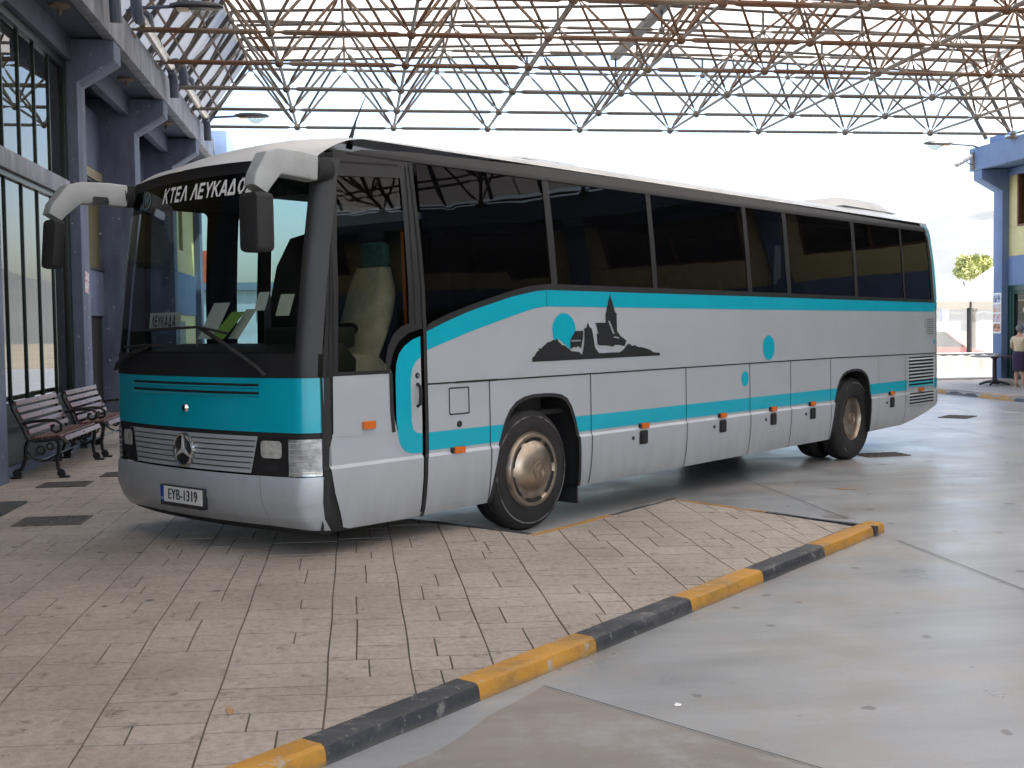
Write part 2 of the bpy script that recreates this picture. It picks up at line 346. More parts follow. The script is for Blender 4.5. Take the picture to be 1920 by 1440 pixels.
def road_material(name, c0, c1, stain, gloss=(.16, .34)):
    m = bpy.data.materials.new(name); m.use_nodes = True; n = m.node_tree.nodes; l = m.node_tree.links; b = n['Principled BSDF']
    tc = n.new('ShaderNodeTexCoord'); o = tc.outputs['Object']
    mp = n.new('ShaderNodeMapping'); mp.inputs['Rotation'].default_value = (0, 0, R(-44)); mp.inputs['Scale'].default_value = (.35, 1.6, 1); l.new(o, mp.inputs[0])
    def noise(sc, det=6, rough=.6, v=None):
        x = n.new('ShaderNodeTexNoise'); x.inputs['Scale'].default_value = sc; x.inputs['Detail'].default_value = det; x.inputs['Roughness'].default_value = rough; l.new(v or o, x.inputs['Vector']); return x.outputs['Fac']
    def ramp(src, p0, c0, p1, c1):
        x = n.new('ShaderNodeValToRGB'); e = x.color_ramp.elements; e[0].position = p0; e[1].position = p1; e[0].color = (*c0, 1); e[1].color = (*c1, 1); l.new(src, x.inputs[0]); return x.outputs[0]
    def mix(a, c, fac, mode='MIX'):
        x = n.new('ShaderNodeMix'); x.data_type = 'RGBA'; x.blend_type = mode
        if isinstance(fac, float): x.inputs[0].default_value = fac
        else: l.new(fac, x.inputs[0])
        l.new(a, x.inputs[6])
        if isinstance(c, tuple): x.inputs[7].default_value = (*c, 1)
        else: l.new(c, x.inputs[7])
        return x.outputs[2]
    c = ramp(noise(.55, 7), .3, c0, .72, c1)
    c = mix(c, ramp(noise(1.2, 8, .7, mp.outputs[0]),    .30, (.70, .69, .68), .62, (1, 1, 1)), .8, 'MULTIPLY')     # tyre-direction streaks
    c = mix(c, stain, ramp(noise(.9, 9, .72),    .50, (0, 0, 0), .60, (.7, .7, .7)))                            # worn brown blotches
    c = mix(c, (.13, .12, .115), ramp(noise(3.3, 7, .6), .70, (0, 0, 0), .735, (.8, .8, .8)))                   # small oil marks
    c = mix(c, ramp(noise(60, 3), .3, (.90, .90, .90), .6, (1, 1, 1)), .7, 'MULTIPLY')
    m3 = n.new('ShaderNodeMapping'); m3.inputs['Rotation'].default_value = (0, 0, R(-38)); m3.inputs['Scale'].default_value = (.10, 2.2, 1); l.new(o, m3.inputs[0])
    c = mix(c, ramp(noise(1.5, 5, .6, m3.outputs[0]),   .36, (.87, .868, .865), .52, (1, 1, 1)), .8, 'MULTIPLY')              # long tyre marks
    for sc, p0, gt, cc in ((1.5, .06, .25, (.09, .088, .085)), (3.4, .075, .40, (.14, .13, .12)), (.62, .07, .25, (.20, .18, .16))):
        vo = n.new('ShaderNodeTexVoronoi'); vo.inputs['Scale'].default_value = sc
        nv = n.new('ShaderNodeTexNoise'); nv.inputs['Scale'].default_value = 9; nv.inputs['Detail'].default_value = 4; l.new(o, nv.inputs['Vector'])
        va = n.new('ShaderNodeVectorMath'); va.operation = 'SCALE'; va.inputs['Scale'].default_value = .12/sc**.5; l.new(nv.outputs['Color'], va.inputs[0])
        v2 = n.new('ShaderNodeVectorMath'); l.new(o, v2.inputs[0]); l.new(va.outputs[0], v2.inputs[1]); l.new(v2.outputs[0], vo.inputs['Vector'])
        sm = n.new('ShaderNodeMath'); sm.operation = 'MULTIPLY'; l.new(ramp(vo.outputs['Distance'], p0, (1, 1, 1), p0*1.5, (0, 0, 0)), sm.inputs[0]); l.new(ramp(vo.outputs['Color'], gt, (0, 0, 0), gt+.04, (.8, .8, .8)), sm.inputs[1])
        c = mix(c, cc, sm.outputs[0])
    l.new(c, b.inputs['Base Color'])
    l.new(ramp(noise(1.1, 8, .65), .3, (gloss[0],)*3, .7, (gloss[1],)*3), b.inputs['Roughness'])
    bp = n.new('ShaderNodeBump'); bp.inputs['Strength'].default_value = .04; bp.inputs['Distance'].default_value = .01
    l.new(noise(9, 6), bp.inputs['Height']); l.new(bp.outputs[0], b.inputs['Normal'])
    return m
K['road'] = road_material('polished_concrete', (.295, .30, .306), (.425, .433, .442), (.34, .31, .275), (.25, .46))
K['road2'] = road_material('worn_concrete', (.25, .225, .20), (.34, .30, .265), (.36, .355, .35), (.3, .5))
def kerb_paint(name, col, under, scuff):
    """thick paint on cast kerb stones: chips down to concrete, tyre scuffs, grime at the foot"""
    m = bpy.data.materials.new(name); m.use_nodes = True; n = m.node_tree.nodes; l = m.node_tree.links; b = n['Principled BSDF']; b.inputs['Roughness'].default_value = .55
    tc = n.new('ShaderNodeTexCoord'); o = tc.outputs['Object']
    mp = n.new('ShaderNodeMapping'); mp.inputs['Rotation'].default_value = (0, 0, R(-45)); mp.inputs['Scale'].default_value = (.45, 1.6, 1.8); l.new(o, mp.inputs[0])
    def noise(sc, det=6, rough=.65, v=None):
        x = n.new('ShaderNodeTexNoise'); x.inputs['Scale'].default_value = sc; x.inputs['Detail'].default_value = det; x.inputs['Roughness'].default_value = rough; l.new(v or o, x.inputs['Vector']); return x.outputs['Fac']
    def ramp(src, p0, c0, p1, c1):
        x = n.new('ShaderNodeValToRGB'); e = x.color_ramp.elements; e[0].position = p0; e[1].position = p1; e[0].color = (*c0, 1); e[1].color = (*c1, 1); l.new(src, x.inputs[0]); return x.outputs[0]
    def mix(a_, c_, fac, mode='MIX'):
        x = n.new('ShaderNodeMix'); x.data_type = 'RGBA'; x.blend_type = mode
        if isinstance(fac, float): x.inputs[0].default_value = fac
        else: l.new(fac, x.inputs[0])
        l.new(a_, x.inputs[6])
        if isinstance(c_, tuple): x.inputs[7].default_value = (*c_, 1)
        else: l.new(c_, x.inputs[7])
        return x.outputs[2]
    c = ramp(noise(2.5), .3, tuple(v*.78 for v in col), .7, col)
    c = mix(c, scuff, ramp(noise(3.2, 8, .7, mp.outputs[0]),   .50, (0, 0, 0), .66, (.75, .75, .75)))
    c = mix(c, under, ramp(noise(11, 9, .75), .575, (0, 0, 0), .62, (.85, .85, .85)))
    sp = n.new('ShaderNodeSeparateXYZ'); l.new(o, sp.inputs[0])
    c = mix(c, (.13, .12, .105), ramp(sp.outputs['Z'], .0, (.55, .55, .55), .03, (0, 0, 0)))
    l.new(c, b.inputs['Base Color'])
    bp = n.new('ShaderNodeBump'); bp.inputs['Strength'].default_value = .6; bp.inputs['Distance'].default_value = .01; l.new(noise(24, 9, .75), bp.inputs['Height']); l.new(bp.outputs[0], b.inputs['Normal'])
    return m
K['kyellow'] = kerb_paint('kerb_yellow', (.56, .27, .03), (.38, .34, .28), (.20, .13, .05)); K['kblack'] = kerb_paint('kerb_black', (.035, .038, .045), (.20, .19, .18), (.10, .098, .10))
K['dry'] = mat('dry_earth', (.30, .26, .19), .9, var=.3, vscale=.2)

K['cut'] = mat('saw_cut', (.10, .098, .095), .9)
# ------------------------------------------------------------------ ground, road, pavement, kerbs
def struct(o): o['kind'] = 'structure'; return o
PZ = .125
def pz(x, y):                                                             # the paving falls gently towards the bay kerb
    d = ((y-x)-4.77)/1.414; return .078+(PZ-.078)*max(0, min(1, (d-.2)/2.0))
g = MB().quad((-900, -500, -.03), (900, -500, -.03), (900, 1500, -.03), (-900, 1500, -.03)); struct(g.build('ground', K['dry']))
rd = MB(); rd.quad((-4.4, -14, 0), (60, -14, 0), (60, 60, 0), (-4.4, 60, 0))
struct(rd.build('road', K['road']))
kd = Vector((.7071, .7071, 0)); kn = Vector((.7071, -.7071, 0))           # along the bay kerbs, across them
# worn slab nearest the camera and the saw-cut joints, thin sheets on the road
j0 = Vector((.86, 5.50, 0)); j1 = Vector((2.6, 3.2, 0)); jd = (j1-j0).normalized()
slab = MB(); rs = random.Random(9); edge = []
for k in range(40):
    t = k/39; off = .10+.10*rs.random()+.10*math.sin(t*9)**2; edge.append((-6+6.86*t+off*.7*(1-t**8), -1.3+6.80*t-off*.7*(1-t**8)))
edge[-1] = (.857, 5.497)
slab.prism(edge+[(4.0, 1.18), (7.5, -3.6), (-6, -4)], lambda x, y: (x, y, .004), lambda x, y: (x, y, .001)); struct(slab.build('road_slab', K['road2']))
def strip(mb, a, b, w, z):
    a, b = Vector(a), Vector(b); d = (b-a).normalized(); q = Vector((-d.y, d.x))*w/2
    mb.quad((a.x+q.x, a.y+q.y, z), (a.x-q.x, a.y-q.y, z), (b.x-q.x, b.y-q.y, z), (b.x+q.x, b.y+q.y, z))
cut = MB()
for a, b in (((.86, 5.50), (4.0, 1.18)), ((4.2, 8.75), (4.2, -6)), ((4.25, 9.8), (4.25, 24)), ((4.3, 12.2), (13.8, 12.2)), ((4.2, 6.1), (13.8, 6.1)), ((9.4, -6), (9.4, 26)), ((4.3, 18.4), (13.8, 18.4))):
    strip(cut, a, b, .009, .008)
struct(cut.build('road_joint', K['cut']))

TOOTH = [(-1.235, 3.70), (3.95, 9.03), (2.86, 10.56), (1.32, 8.97), (-1.235, 11.525)]
def shift(p, dy): return (p[0], p[1]+dy)
convex = [[(-4.4, -6), (-1.235, -6), (-1.235, 32), (-4.4, 32)]]
for dy in (-8.01, 0, 8.01):
    t = [shift(p, dy) for p in TOOTH]
    convex += [[t[0], t[1], t[2], t[3]], [t[0], t[3], t[4]]]
def clip(poly, cv):
    out = list(poly)
    for i in range(len(cv)):
        a, b = cv[i], cv[(i+1) % len(cv)]; src = out; out = []
        f = lambda p: (b[0]-a[0])*(p[1]-a[1])-(b[1]-a[1])*(p[0]-a[0])
        for k in range(len(src)):
            p, q = src[k], src[(k+1) % len(src)]; fp, fq = f(p), f(q)
            if fp >= 0: out.append(p)
            if (fp >= 0) != (fq >= 0):
                t = fp/(fp-fq); out.append((p[0]+(q[0]-p[0])*t, p[1]+(q[1]-p[1])*t))
        if not out: return out
    return out
# random ashlar stamped into the concrete: long joints along the building, short ones across
rects = []
x = -4.4; rr = random.Random(11)
while x < 4.6:
    w = rr.choice((.40, .46, .48)); y = -6+rr.random()*.5
    while y < 28:
        kind = rr.random(); h = rr.choice((.22, .28, .34, .42)) if kind < .8 else rr.choice((.12, .15))
        if kind < .34: rects.append((x, y, x+w, y+h))
        elif kind < .8:
            sp = w*rr.choice((.35, .5, .62)); h2 = h*rr.choice((1, .55))
            rects.append((x, y, x+sp, y+h))
            if h2 < h and h > .29: rects += [(x+sp, y, x+w, y+h2), (x+sp, y+h2, x+w, y+h)]
            else: rects.append((x+sp, y, x+w, y+h))
        else: rects.append((x, y, x+w, y+h))
        y += h
    x += w
pv = MB()
def wob(p): return (p[0]+.003*math.sin(p[1]*5.1+p[0]*3), p[1]+.004*math.sin(p[0]*6.3+p[1]*2))
for (x0, y0, x1, y1) in rects:
    gp = .0045
    for cv in convex:
        pg = clip([(x0+gp, y0+gp), (x1-gp, y0+gp), (x1-gp, y1-gp), (x0+gp, y1-gp)], cv)
        if len(pg) > 2:
            n = len(pg); cx = sum(p[0] for p in pg)/n; cy = sum(p[1] for p in pg)/n
            dz = rr.uniform(-.0012, .0012); tx, ty = rr.uniform(-.002, .002), rr.uniform(-.002, .002)
            q = [wob(p) for p in pg]
            pv.add([(p[0], p[1], pz(*p)+dz+tx*(p[0]-cx)+ty*(p[1]-cy)) for p in q]+[(p[0]+(p[0]-cx)*.004, p[1]+(p[1]-cy)*.004, pz(*p)-.010) for p in q],
                   [tuple(range(n))]+[(i, (i+1) % n, n+(i+1) % n, n+i) for i in range(n)])
struct(pv.build('pavement', K['stone'], ang=20))
pb = MB()
for (x0, y0, x1, y1) in rects:
    for cv in convex:
        pg = clip([(x0, y0), (x1, y0), (x1, y1), (x0, y1)], cv)
        if len(pg) > 2: pb.add([(p[0], p[1], pz(*p)-.006) for p in pg], [tuple(range(len(pg)))])
for cv in convex: pb.prism(cv, lambda x, y: (x, y, .060), lambda x, y: (x, y, -.02))
struct(pb.build('pavement_base', K['joint']))

def kerb_run(name, a, b, width, marks, zf=None, side=1, h0=-.02):
    zf = zf or (lambda x, y: .083)
    """painted kerb from a to b, marks = [(length, material index)], outer face on the right of a>b"""
    a, b = Vector(a), Vector(b); d = (b-a).normalized(); q = Vector((d.y, -d.x))*side
    mb = MB(); s = 0
    rk = random.Random(5)
    for ln, mi in marks:
        mb.cur = mi; n = max(2, int(ln/.12)); ring = []
        for k in range(n+1):
            t = s+ln*k/n; w = .004*math.sin(t*9)+rk.uniform(-.002, .002)
            p = a+d*t; z = zf(p.x-q.x*.08, p.y-q.y*.08)
            prof = [(-width, h0), (-width, z), (-.028+w, z+w*.5), (-.008+w, z-.010), (0+w, z-.032), (.006, h0)]
            ring += [(p.x+q.x*o, p.y+q.y*o, zz) for o, zz in prof]
        fs = []
        for k in range(n):
            for i in range(5): fs.append((k*6+i, k*6+i+1, (k+1)*6+i+1, (k+1)*6+i))
        fs += [tuple(range(6)), tuple(n*6+i for i in range(5, -1, -1))]
        mb.add(ring, fs); s += ln
    return struct(mb.build(name, [K['kyellow'], K['kblack']], ang=28))
A0 = Vector((-1.30, 3.47)); B0 = Vector((4.27, 9.135)); L0 = (B0-A0).length
ta = (Vector((-.138, 4.632))-A0).length
marks = [(ta-.98 if ta > .98 else .1, 1), (.98, 0), (.98, 1), (.98, 0), (1.06, 1), (.98, 0), (1.06, 1)]
marks.append((L0-sum(m[0] for m in marks), 0))
KZ = lambda x, y: pz(x, y)+.004
kerb_run('kerb', A0, B0, .135, marks)
kerb_run('kerb_edge', (1.29, 8.93), (2.86, 10.58), .07, [(1.14, 0), (1.13, 1)], KZ, side=-1)
kerb_run('kerb_edge', (4.16, 9.0), (2.86, 10.58), .07, [(1.0, 1), (1.04, 0)], KZ)
kerb_run('kerb_edge', (1.35, 8.99), (-1.235, 11.57), .08, [(3.65, 1)], KZ)
for dy in (8.01,): kerb_run('kerb', A0+Vector((0, dy)), B0+Vector((0, dy)), .135, marks, lambda x, y: PZ+.004)

# far pavement on the right, along the right building
FZ = .10
fp = MB(); fp.prism([(13.9, -14), (17.2, -14), (19, 31.5), (13.9, 31.5)], lambda x, y: (x, y, FZ), lambda x, y: (x, y, -.02)); struct(fp.build('far_pavement', mat('far_paving', (.36, .33, .30), .6, var=.2, vscale=1.5)))
fk = []; s = 0; i = 0
while s < 40: fk.append((1.45, i % 2)); s += 1.45; i += 1
kerb_run('far_kerb', (13.9, -8.4), (13.9, 33.6), .16, fk[:29], lambda x, y: FZ+.004, side=-1)

# hills beyond
hm = MB(); hv = []; nx, ny = 46, 14
rh = random.Random(3)
for j in range(ny+1):
    for i in range(nx+1):
        X = -260+i*18; Y = 200+j*26
        t = min(1, j/8); ridge = 30+.14*(X-160) if X > 40 else 13+.0*X
        ridge = max(8, min(62, ridge))+4*math.sin(X*.045)+3*math.sin(X*.11+j)
        z = ridge*(math.sin(t*math.pi/2)**1.2)+rh.uniform(-1, 1)*t
        hv.append((X, Y, z-.5))
hm.add(hv, [(j*(nx+1)+i, j*(nx+1)+i+1, (j+1)*(nx+1)+i+1, (j+1)*(nx+1)+i) for j in range(ny) for i in range(nx)])
struct(hm.build('hill', mat('dry_hillside', (.13, .135, .13), .95, var=.12, vscale=.05), ang=180))

# ------------------------------------------------------------------ left terminal building
FIN = [(.01+4.235*k-4.255+.25, .0) for k in range(0)]
fins = [12.70-4.235*3, 12.70-4.235*2, 12.70-4.235, 12.70, 12.70+4.235, 12.70+4.235*2, 12.70+4.235*3, 12.70+4.235*4]
FT = .49; XE = -3.70; XW = -3.88; XB = -3.20
LB = empty('terminal_building', (-4, 12, 0)); tag(LB, 'blue terminal building with tall glazing behind the two benches', 'building')
def inl(mb, name, m, **k):
    for i, v in enumerate(mb.v): mb.v[i] = (v[0]+4, v[1]-12, v[2])
    return mb.build(name, m, k.pop('parent', LB), **k)
for y in fins:
    mb = MB(); prof = [(-5.6, .0), (XE, .0), (XE, 5.14), (XB, 5.45), (XB, 5.72), (-5.6, 5.72)]
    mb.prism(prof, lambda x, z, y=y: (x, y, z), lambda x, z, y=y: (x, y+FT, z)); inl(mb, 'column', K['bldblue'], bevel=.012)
mb = MB(); mb.box((XB-.14, -6, 5.722), (XB+.02, 28.6, 6.20)); inl(mb, 'edge_beam', K['fascia'], bevel=.012)
mb = MB(); mb.box((XB-.13, 28.602, 5.45), (XB+.30, 30.3, 6.42)); inl(mb, 'beam_end', K['bldblueR'], bevel=.012)
mb = MB(); mb.box((-5.6, -6, 5.75), (XB-.142, 30.2, 5.9)); inl(mb, 'soffit', K['soffit'])
mb = MB(); mb.box((-12, -6, 5.902), (XB-.3, 30.2, 6.1)); inl(mb, 'roof', K['soffit'])
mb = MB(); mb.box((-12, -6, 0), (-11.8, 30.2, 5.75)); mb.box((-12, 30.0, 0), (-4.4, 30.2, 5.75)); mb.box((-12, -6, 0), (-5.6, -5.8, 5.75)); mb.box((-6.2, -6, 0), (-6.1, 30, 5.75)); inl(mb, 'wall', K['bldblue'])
for k, y in enumerate(fins[:-1]):
    y0, y1 = y+FT, y+4.235
    mb = MB(); mb.box((XW-.02, y0, 5.42), (XE-.06, y1, 5.748)); inl(mb, 'lintel', K['soffit'], bevel=.008)
    if k == 6:
        # end bay: yellow panels, window, blue band, yellow shop level
        xw = XW+.03
        for za, zb, nm, m in ((2.10, 3.04, 'band', K['bldblueR']), (3.042, 3.55, 'yellow_panel', K['bldyellow']), (4.75, 5.418, 'yellow_panel', K['bldyellow']), (PZ-.05, 2.098, 'shop_level', K['bldyellow'])):
            m1 = MB(); m1.box((xw-.2, y0, za), (xw+(.03 if nm == 'band' else 0), y1, zb)); inl(m1, nm, m, bevel=.006)
        for ya, yb in ((y0, y0+1.3), (y0+1.9, y1)):
            m1 = MB(); m1.box((xw-.2, ya, 3.552), (xw, yb, 4.748)); inl(m1, 'yellow_panel', K['bldyellow'])
        m1 = MB(); m1.box((xw-.18, y0+1.302, 3.556), (xw-.08, y0+1.898, 4.746)); inl(m1, 'window_frame', K['greenframe'])
        m1 = MB(); m1.box((xw+.002, y0+.9, .2), (xw+.03, y0+1.8, 1.95)); inl(m1, 'door', K['greenframe'])
        continue
    if k < 4 and k % 2 == 1 or k == 3:
        # tall green-framed glazing with a blue-grey transom
        fr = MB()
        fr.box((XW-.05, y0, PZ-.05), (XW+.05, y1, .93))
        fr.box((XW-.045, y0, 5.30), (XW+.045, y1, 5.419))
        fr.box((XW-.04, y0, .932), (XW+.04, y0+.09, 5.298)); fr.box((XW-.04, y1-.14, .932), (XW+.04, y1, 5.298))
        fr.box((XW-.042, y0+.092, 3.48), (XW+.042, y1-.142, 3.55)); 
        n = 5; w = (y1-y0-.23)/n
        for q in range(1, n):
            yy = y0+.09+w*q
            fr.box((XW-.03, yy-.016, .932), (XW+.022, yy+.016, 3.478)); fr.box((XW-.03, yy-.016, 3.78), (XW+.022, yy+.016, 5.298))
        f = inl(fr, 'window_frame', mat('near_black_green_frame', (.003, .018, .014), .4) , bevel=.004)
        tb = MB(); tb.box((XW-.06, y0+.02, 3.552), (XW+.09, y1-.143, 3.778)); inl(tb, 'transom', K['fascia'], bevel=.01)
        for q in range(n):
            ya, yb = y0+.09+w*q+.02, y0+.09+w*(q+1)-.02
            for za, zb in ((.92, 3.49), (3.77, 5.31)):
                pm = MB(); pm.quad((XW, ya, za), (XW, yb, za), (XW, yb, zb), (XW, ya, zb)); inl(pm, 'pane', K['pane'])
        cm = MB(); m = 40; cv = []
        for q in range(m+1):
            yy = y0+.05+(y1-y0-.1)*q/m; xx = XW-.34+.035*math.sin(q*1.9)
            cv += [(xx, yy, .3), (xx, yy, 5.3)]
        cm.add(cv, [(2*q, 2*q+2, 2*q+3, 2*q+1) for q in range(m)]); inl(cm, 'curtain', K['curtain'], ang=80)
    else:
        xw = -4.27
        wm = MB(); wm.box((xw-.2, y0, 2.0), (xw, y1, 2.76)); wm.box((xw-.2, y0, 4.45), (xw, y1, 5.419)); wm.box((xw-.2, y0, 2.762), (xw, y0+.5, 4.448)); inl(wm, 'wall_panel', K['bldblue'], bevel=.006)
        dm = MB(); dm.box((xw-.12, y0, PZ-.05), (xw-.06, y1, 1.998)); inl(dm, 'door', K['dark'])
        bm_ = MB(); bm_.box((xw-.1, y0+.502, 2.80), (xw-.06, y1, 4.2)); inl(bm_, 'blind', mat('window_blind', (.15, .13, .065), .8, var=.3, vscale=2, stretch=(1, 4, .3)))
        sm = MB(); sm.box((xw-.12, y0+.502, 2.762), (xw+.03, y1, 2.798)); sm.box((xw-.12, y0+.502, 4.202), (xw+.02, y1, 4.25)); inl(sm, 'window_frame', K['black'])
        lm = MB(); lm.box((xw-.05, y0+.502, 4.27), (xw+.02, y1, 4.43)); inl(lm, 'sill', mat('pale_sill', (.32, .28, .2), .7))
st = MB(); st.quad((XE+.004, 17.05, 2.28), (XE+.004, 17.30, 2.26), (XE+.004, 17.33, 2.55), (XE+.004, 17.08, 2.58)); inl(st, 'sticker', mat('sticker_paper', (.6, .56, .56), .6, col2=(.35, .1, .12), vscale=24, thr=(.44, .5)))
ps = MB(); ps.quad((XW+.052, 13.32, 1.6), (XW+.052, 13.62, 1.6), (XW+.052, 13.62, 2.36), (XW+.052, 13.32, 2.36)); inl(ps, 'notice', mat('notice_print', (.55, .47, .36), .6, col2=(.12, .14, .16), vscale=9, thr=(.42, .5)))
skirt = MB(); skirt.box((XW+.052, 13.2, PZ), (XW+.09, 16.93, PZ+.12)); inl(skirt, 'base_board', K['bldblue'])

# gutter pipes along the top of the edge beam
def gutter(y, label, full=True):
    t = empty('gutter_pipe', (XB, y, 6.2)); tag(t, label, 'pipe', 'gutter pipes on the left edge beam')
    mb = MB(); mb.tube([(.16, -.25, .05), (.16, -3.3, .13)], .075, 10)
    for q in (-.5, -1.6, -2.9): mb.tube([(.16, q, .057-.026*q), (.16, q-.05, .058-.026*(q-.05))], .084, 10)
    mb.build('pipe_run', K['zinc'], t)
    mb = MB()
    a = [(-.12, .30, .30), (.0, .30, .42), (.10, .26, .46), (.20, .2, .44), (.235, .16, .34), (.235, .10, .0), (.23, .06, -.2), (.2, -.1, -.24)]
    mb.tube([(.16, -.26, .02), (.16, -.10, .0), (.17, -.0, -.12), (.17, .03, -.3), (.17, .05, -.42)], .078, 10); mb.build('elbow', K['bluepipe'], t)
    mb = MB(); mb.tube([(-.25, -3.55, .30), (-.12, -3.55, .42), (.05, -3.5, .44), (.15, -3.46, .36), (.165, -3.42, .2), (.16, -3.36, .12), (.16, -3.2, .095)], .085, 10); mb.build('elbow', K['bluepipe'], t)
    if full:
        mb = MB(); mb.tube([(-.25, -2.4, .28), (-.12, -2.4, .42), (.05, -2.36, .44), (.15, -2.32, .36), (.165, -2.3, .2), (.16, -2.3, .08)], .07, 10); mb.build('elbow', K['bluepipe'], t)
    return t
gutter(16.2, 'zinc gutter pipe at the top left corner with dark elbow')
gutter(21.3, 'zinc gutter pipe on the beam with two dark elbows, left of the far lamp')
gutter(26.0, 'farthest gutter pipe on the beam, ending above the bus mirror')
for y, lb in ((15.3, 'rusty round ceiling light nearest, in the first soffit bay'), (19.6, 'rusty ceiling light in the second soffit bay'), (23.6, 'small ceiling light in the third soffit bay')):
    t = empty('ceiling_light', (-3.52, y, 5.748)); tag(t, lb, 'ceiling light', 'ceiling lights under the left soffit')
    MB().lathe([(.0, 0), (.13, 0), (.12, -.03), (.02, -.05), (0.0, -.05)], 16).build('plate', K['rust'], t)
    MB().lathe([(.02, -.05), (.03, -.09), (.02, -.13), (0, -.14)], 10).build('holder', K['rust'], t)

# sunlit house beyond the canopy, seen only through the glass of the bus
HS = empty('far_house', (-7, 80, 0)); tag(HS, 'sunlit pale house with red tiled end seen through the windscreen of the bus', 'house')
MB().box((-5, 0, 0), (6.5, 7, 4.4)).build('wall', mat('pale_blue_wall', (.30, .40, .46), .8, var=.2, vscale=.9), HS)
MB().box((-5.2, -.3, 4.402), (6.7, 7.2, 4.9)).build('parapet', mat('grey_parapet', (.10, .16, .22), .8), HS)
mb = MB(); mb.prism([(-5.4, 4.9), (-1.2, 4.9), (-1.8, 7.0), (-4.8, 7.0)], lambda x, z: (x, -.2, z), lambda x, z: (x, 6, z)); mb.build('roof', mat('red_tiles', (.40, .09, .04), .8, var=.3, vscale=3), HS)
for xx in (-4, -1.8, .6, 3.0, 5.0):
    MB().box((xx, -.05, 2.4), (xx+.7, .002, 3.8)).build('window', K['white'], HS)

# ------------------------------------------------------------------ right terminal building (mirrored fins), behind the cafe door
XR = 16.42; XRW = 16.58; XRB = 15.86
RB = empty('cafe_building', (17, 27, 0)); tag(RB, 'blue and yellow two storey building with cafe door at right edge', 'building')
def inr(mb, name, m, **k):
    for i, v in enumerate(mb.v): mb.v[i] = (v[0]-17, v[1]-27, v[2])
    return mb.build(name, m, k.pop('parent', RB), **k)
rf = [28.36-4.235*k for k in range(0, 8)]
for y in rf:
    mb = MB(); mb.prism([(18.4, 0), (XR, 0), (XR, 5.03), (XRB, 5.33), (XRB, 5.575), (18.4, 5.575)], lambda x, z, y=y: (x, y, z), lambda x, z, y=y: (x, y+.42, z)); inr(mb, 'column', K['bldblueR'], bevel=.012)
mb = MB(); mb.box((XRB-.02, -8, 5.577), (XRB+.16, 28.95, 6.16)); inr(mb, 'edge_beam', K['bldblueR'], bevel=.012)
mb = MB(); mb.box((XRB+.4, 28.0, 6.162), (XRB+.75, 28.7, 7.1)); inr(mb, 'post', K['bldblueR'])
mb = MB(); mb.box((XRB+.162, -8, 5.60), (24, 28.8, 5.75)); inr(mb, 'soffit', K['bldblueR'])
mb = MB(); mb.box((XRB+.4, -8, 5.752), (24, 28.9, 6.1)); inr(mb, 'roof', K['bldblueR'])
mb = MB(); mb.box((16.9, -8, 0), (24, 28.6, 5.6)); inr(mb, 'wall', K['dark'])
for k in range(7):
    y1 = rf[k]; y0 = rf[k+1]+.42
    m1 = MB(); m1.box((XRW, y0, 2.62), (XRW+.2, y1, 3.36)); inr(m1, 'band', K['bldblueR'], bevel=.008); m1 = MB(); m1.box((XRW-.03, y0, 5.40), (XRW+.2, y1, 5.576)); inr(m1, 'lintel', K['bldblueR'], bevel=.008)
    m2 = MB(); m2.box((XRW+.02, y0, 3.362), (XRW+.2, y1, 4.09)); m2.box((XRW+.02, y1-.40, 4.092), (XRW+.2, y1, 5.398)); m2.box((XRW+.02, y0, 4.092), (XRW+.2, y0+.40, 5.398)); inr(m2, 'yellow_panel', K['bldyellow'], bevel=.008)
    wm = MB(); wm.box((XRW+.0, y1-.46, 4.10), (XRW+.12, y1-.402, 5.397)); wm.box((XRW, y0+.402, 4.10), (XRW+.12, y0+.46, 5.397)); wm.box((XRW, y0+.46, 4.094), (XRW+.12, y1-.46, 4.14)); wm.box((XRW, (y0+y1)/2-.03, 4.141), (XRW+.12, (y0+y1)/2+.03, 5.397))
    wf = inr(wm, 'window_frame', K['brownframe'])
    pm = MB(); pm.quad((XRW+.1, y0+.44, 4.12), (XRW+.1, y1-.44, 4.12), (XRW+.1, y1-.44, 5.4), (XRW+.1, y0+.44, 5.4)); inr(pm, 'pane', K['pane'])
    fr = MB(); d0 = y1-.17-1.5
    fr.box((XRW, y0, 2.47), (XRW+.1, y1, 2.618)); fr.box((XRW, y1-.17, .26), (XRW+.1, y1, 2.468)); fr.box((XRW, d0-.1, .26), (XRW+.1, d0, 2.468)); fr.box((XRW+.01, d0+.002, .26), (XRW+.09, y1-.172, .36)); fr.box((XRW, y0, .26), (XRW+.1, d0-.102, .7))
    fr.box((XRW+.02, y1-.25, .362), (XRW+.085, y1-.172, 2.40)); fr.box((XRW+.02, d0+.002, 2.40), (XRW+.085, y1-.172, 2.468)); fr.box((XRW+.02, d0+.002, .362), (XRW+.085, d0+.08, 2.4)); fr.box((XRW+.025, d0+.082, .95), (XRW+.08, y1-.252, 1.0))
    f = inr(fr, 'shop_front' if k else 'cafe_door', K['greenframe'], bevel=.004)
    pm = MB(); pm.quad((XRW+.06, y0, .3), (XRW+.06, y1, .3), (XRW+.06, y1, 2.5), (XRW+.06, y0, 2.5)); inr(pm, 'pane', K['pane'])
mb = MB(); mb.box((XRW-.25, 24.6, FZ-.02), (XRW+.1, 28.34, .255)); inr(mb, 'door_step', mat('stone_step', (.42, .37, .30), .7, var=.2), bevel=.01)
fr = lambda x, z, cy=27.42, cz=0: (XRW+.055, cy-x, cz+z)
def dtext(s, size, y, z, m, nm='door_lettering', **k):
    o = text(nm, s, size, lambda a, b: (XRW+.052-17, y-a-27, z+b), m, RB, **k); return o
cream = mat('cream_lettering', (.75, .66, .45), .5)
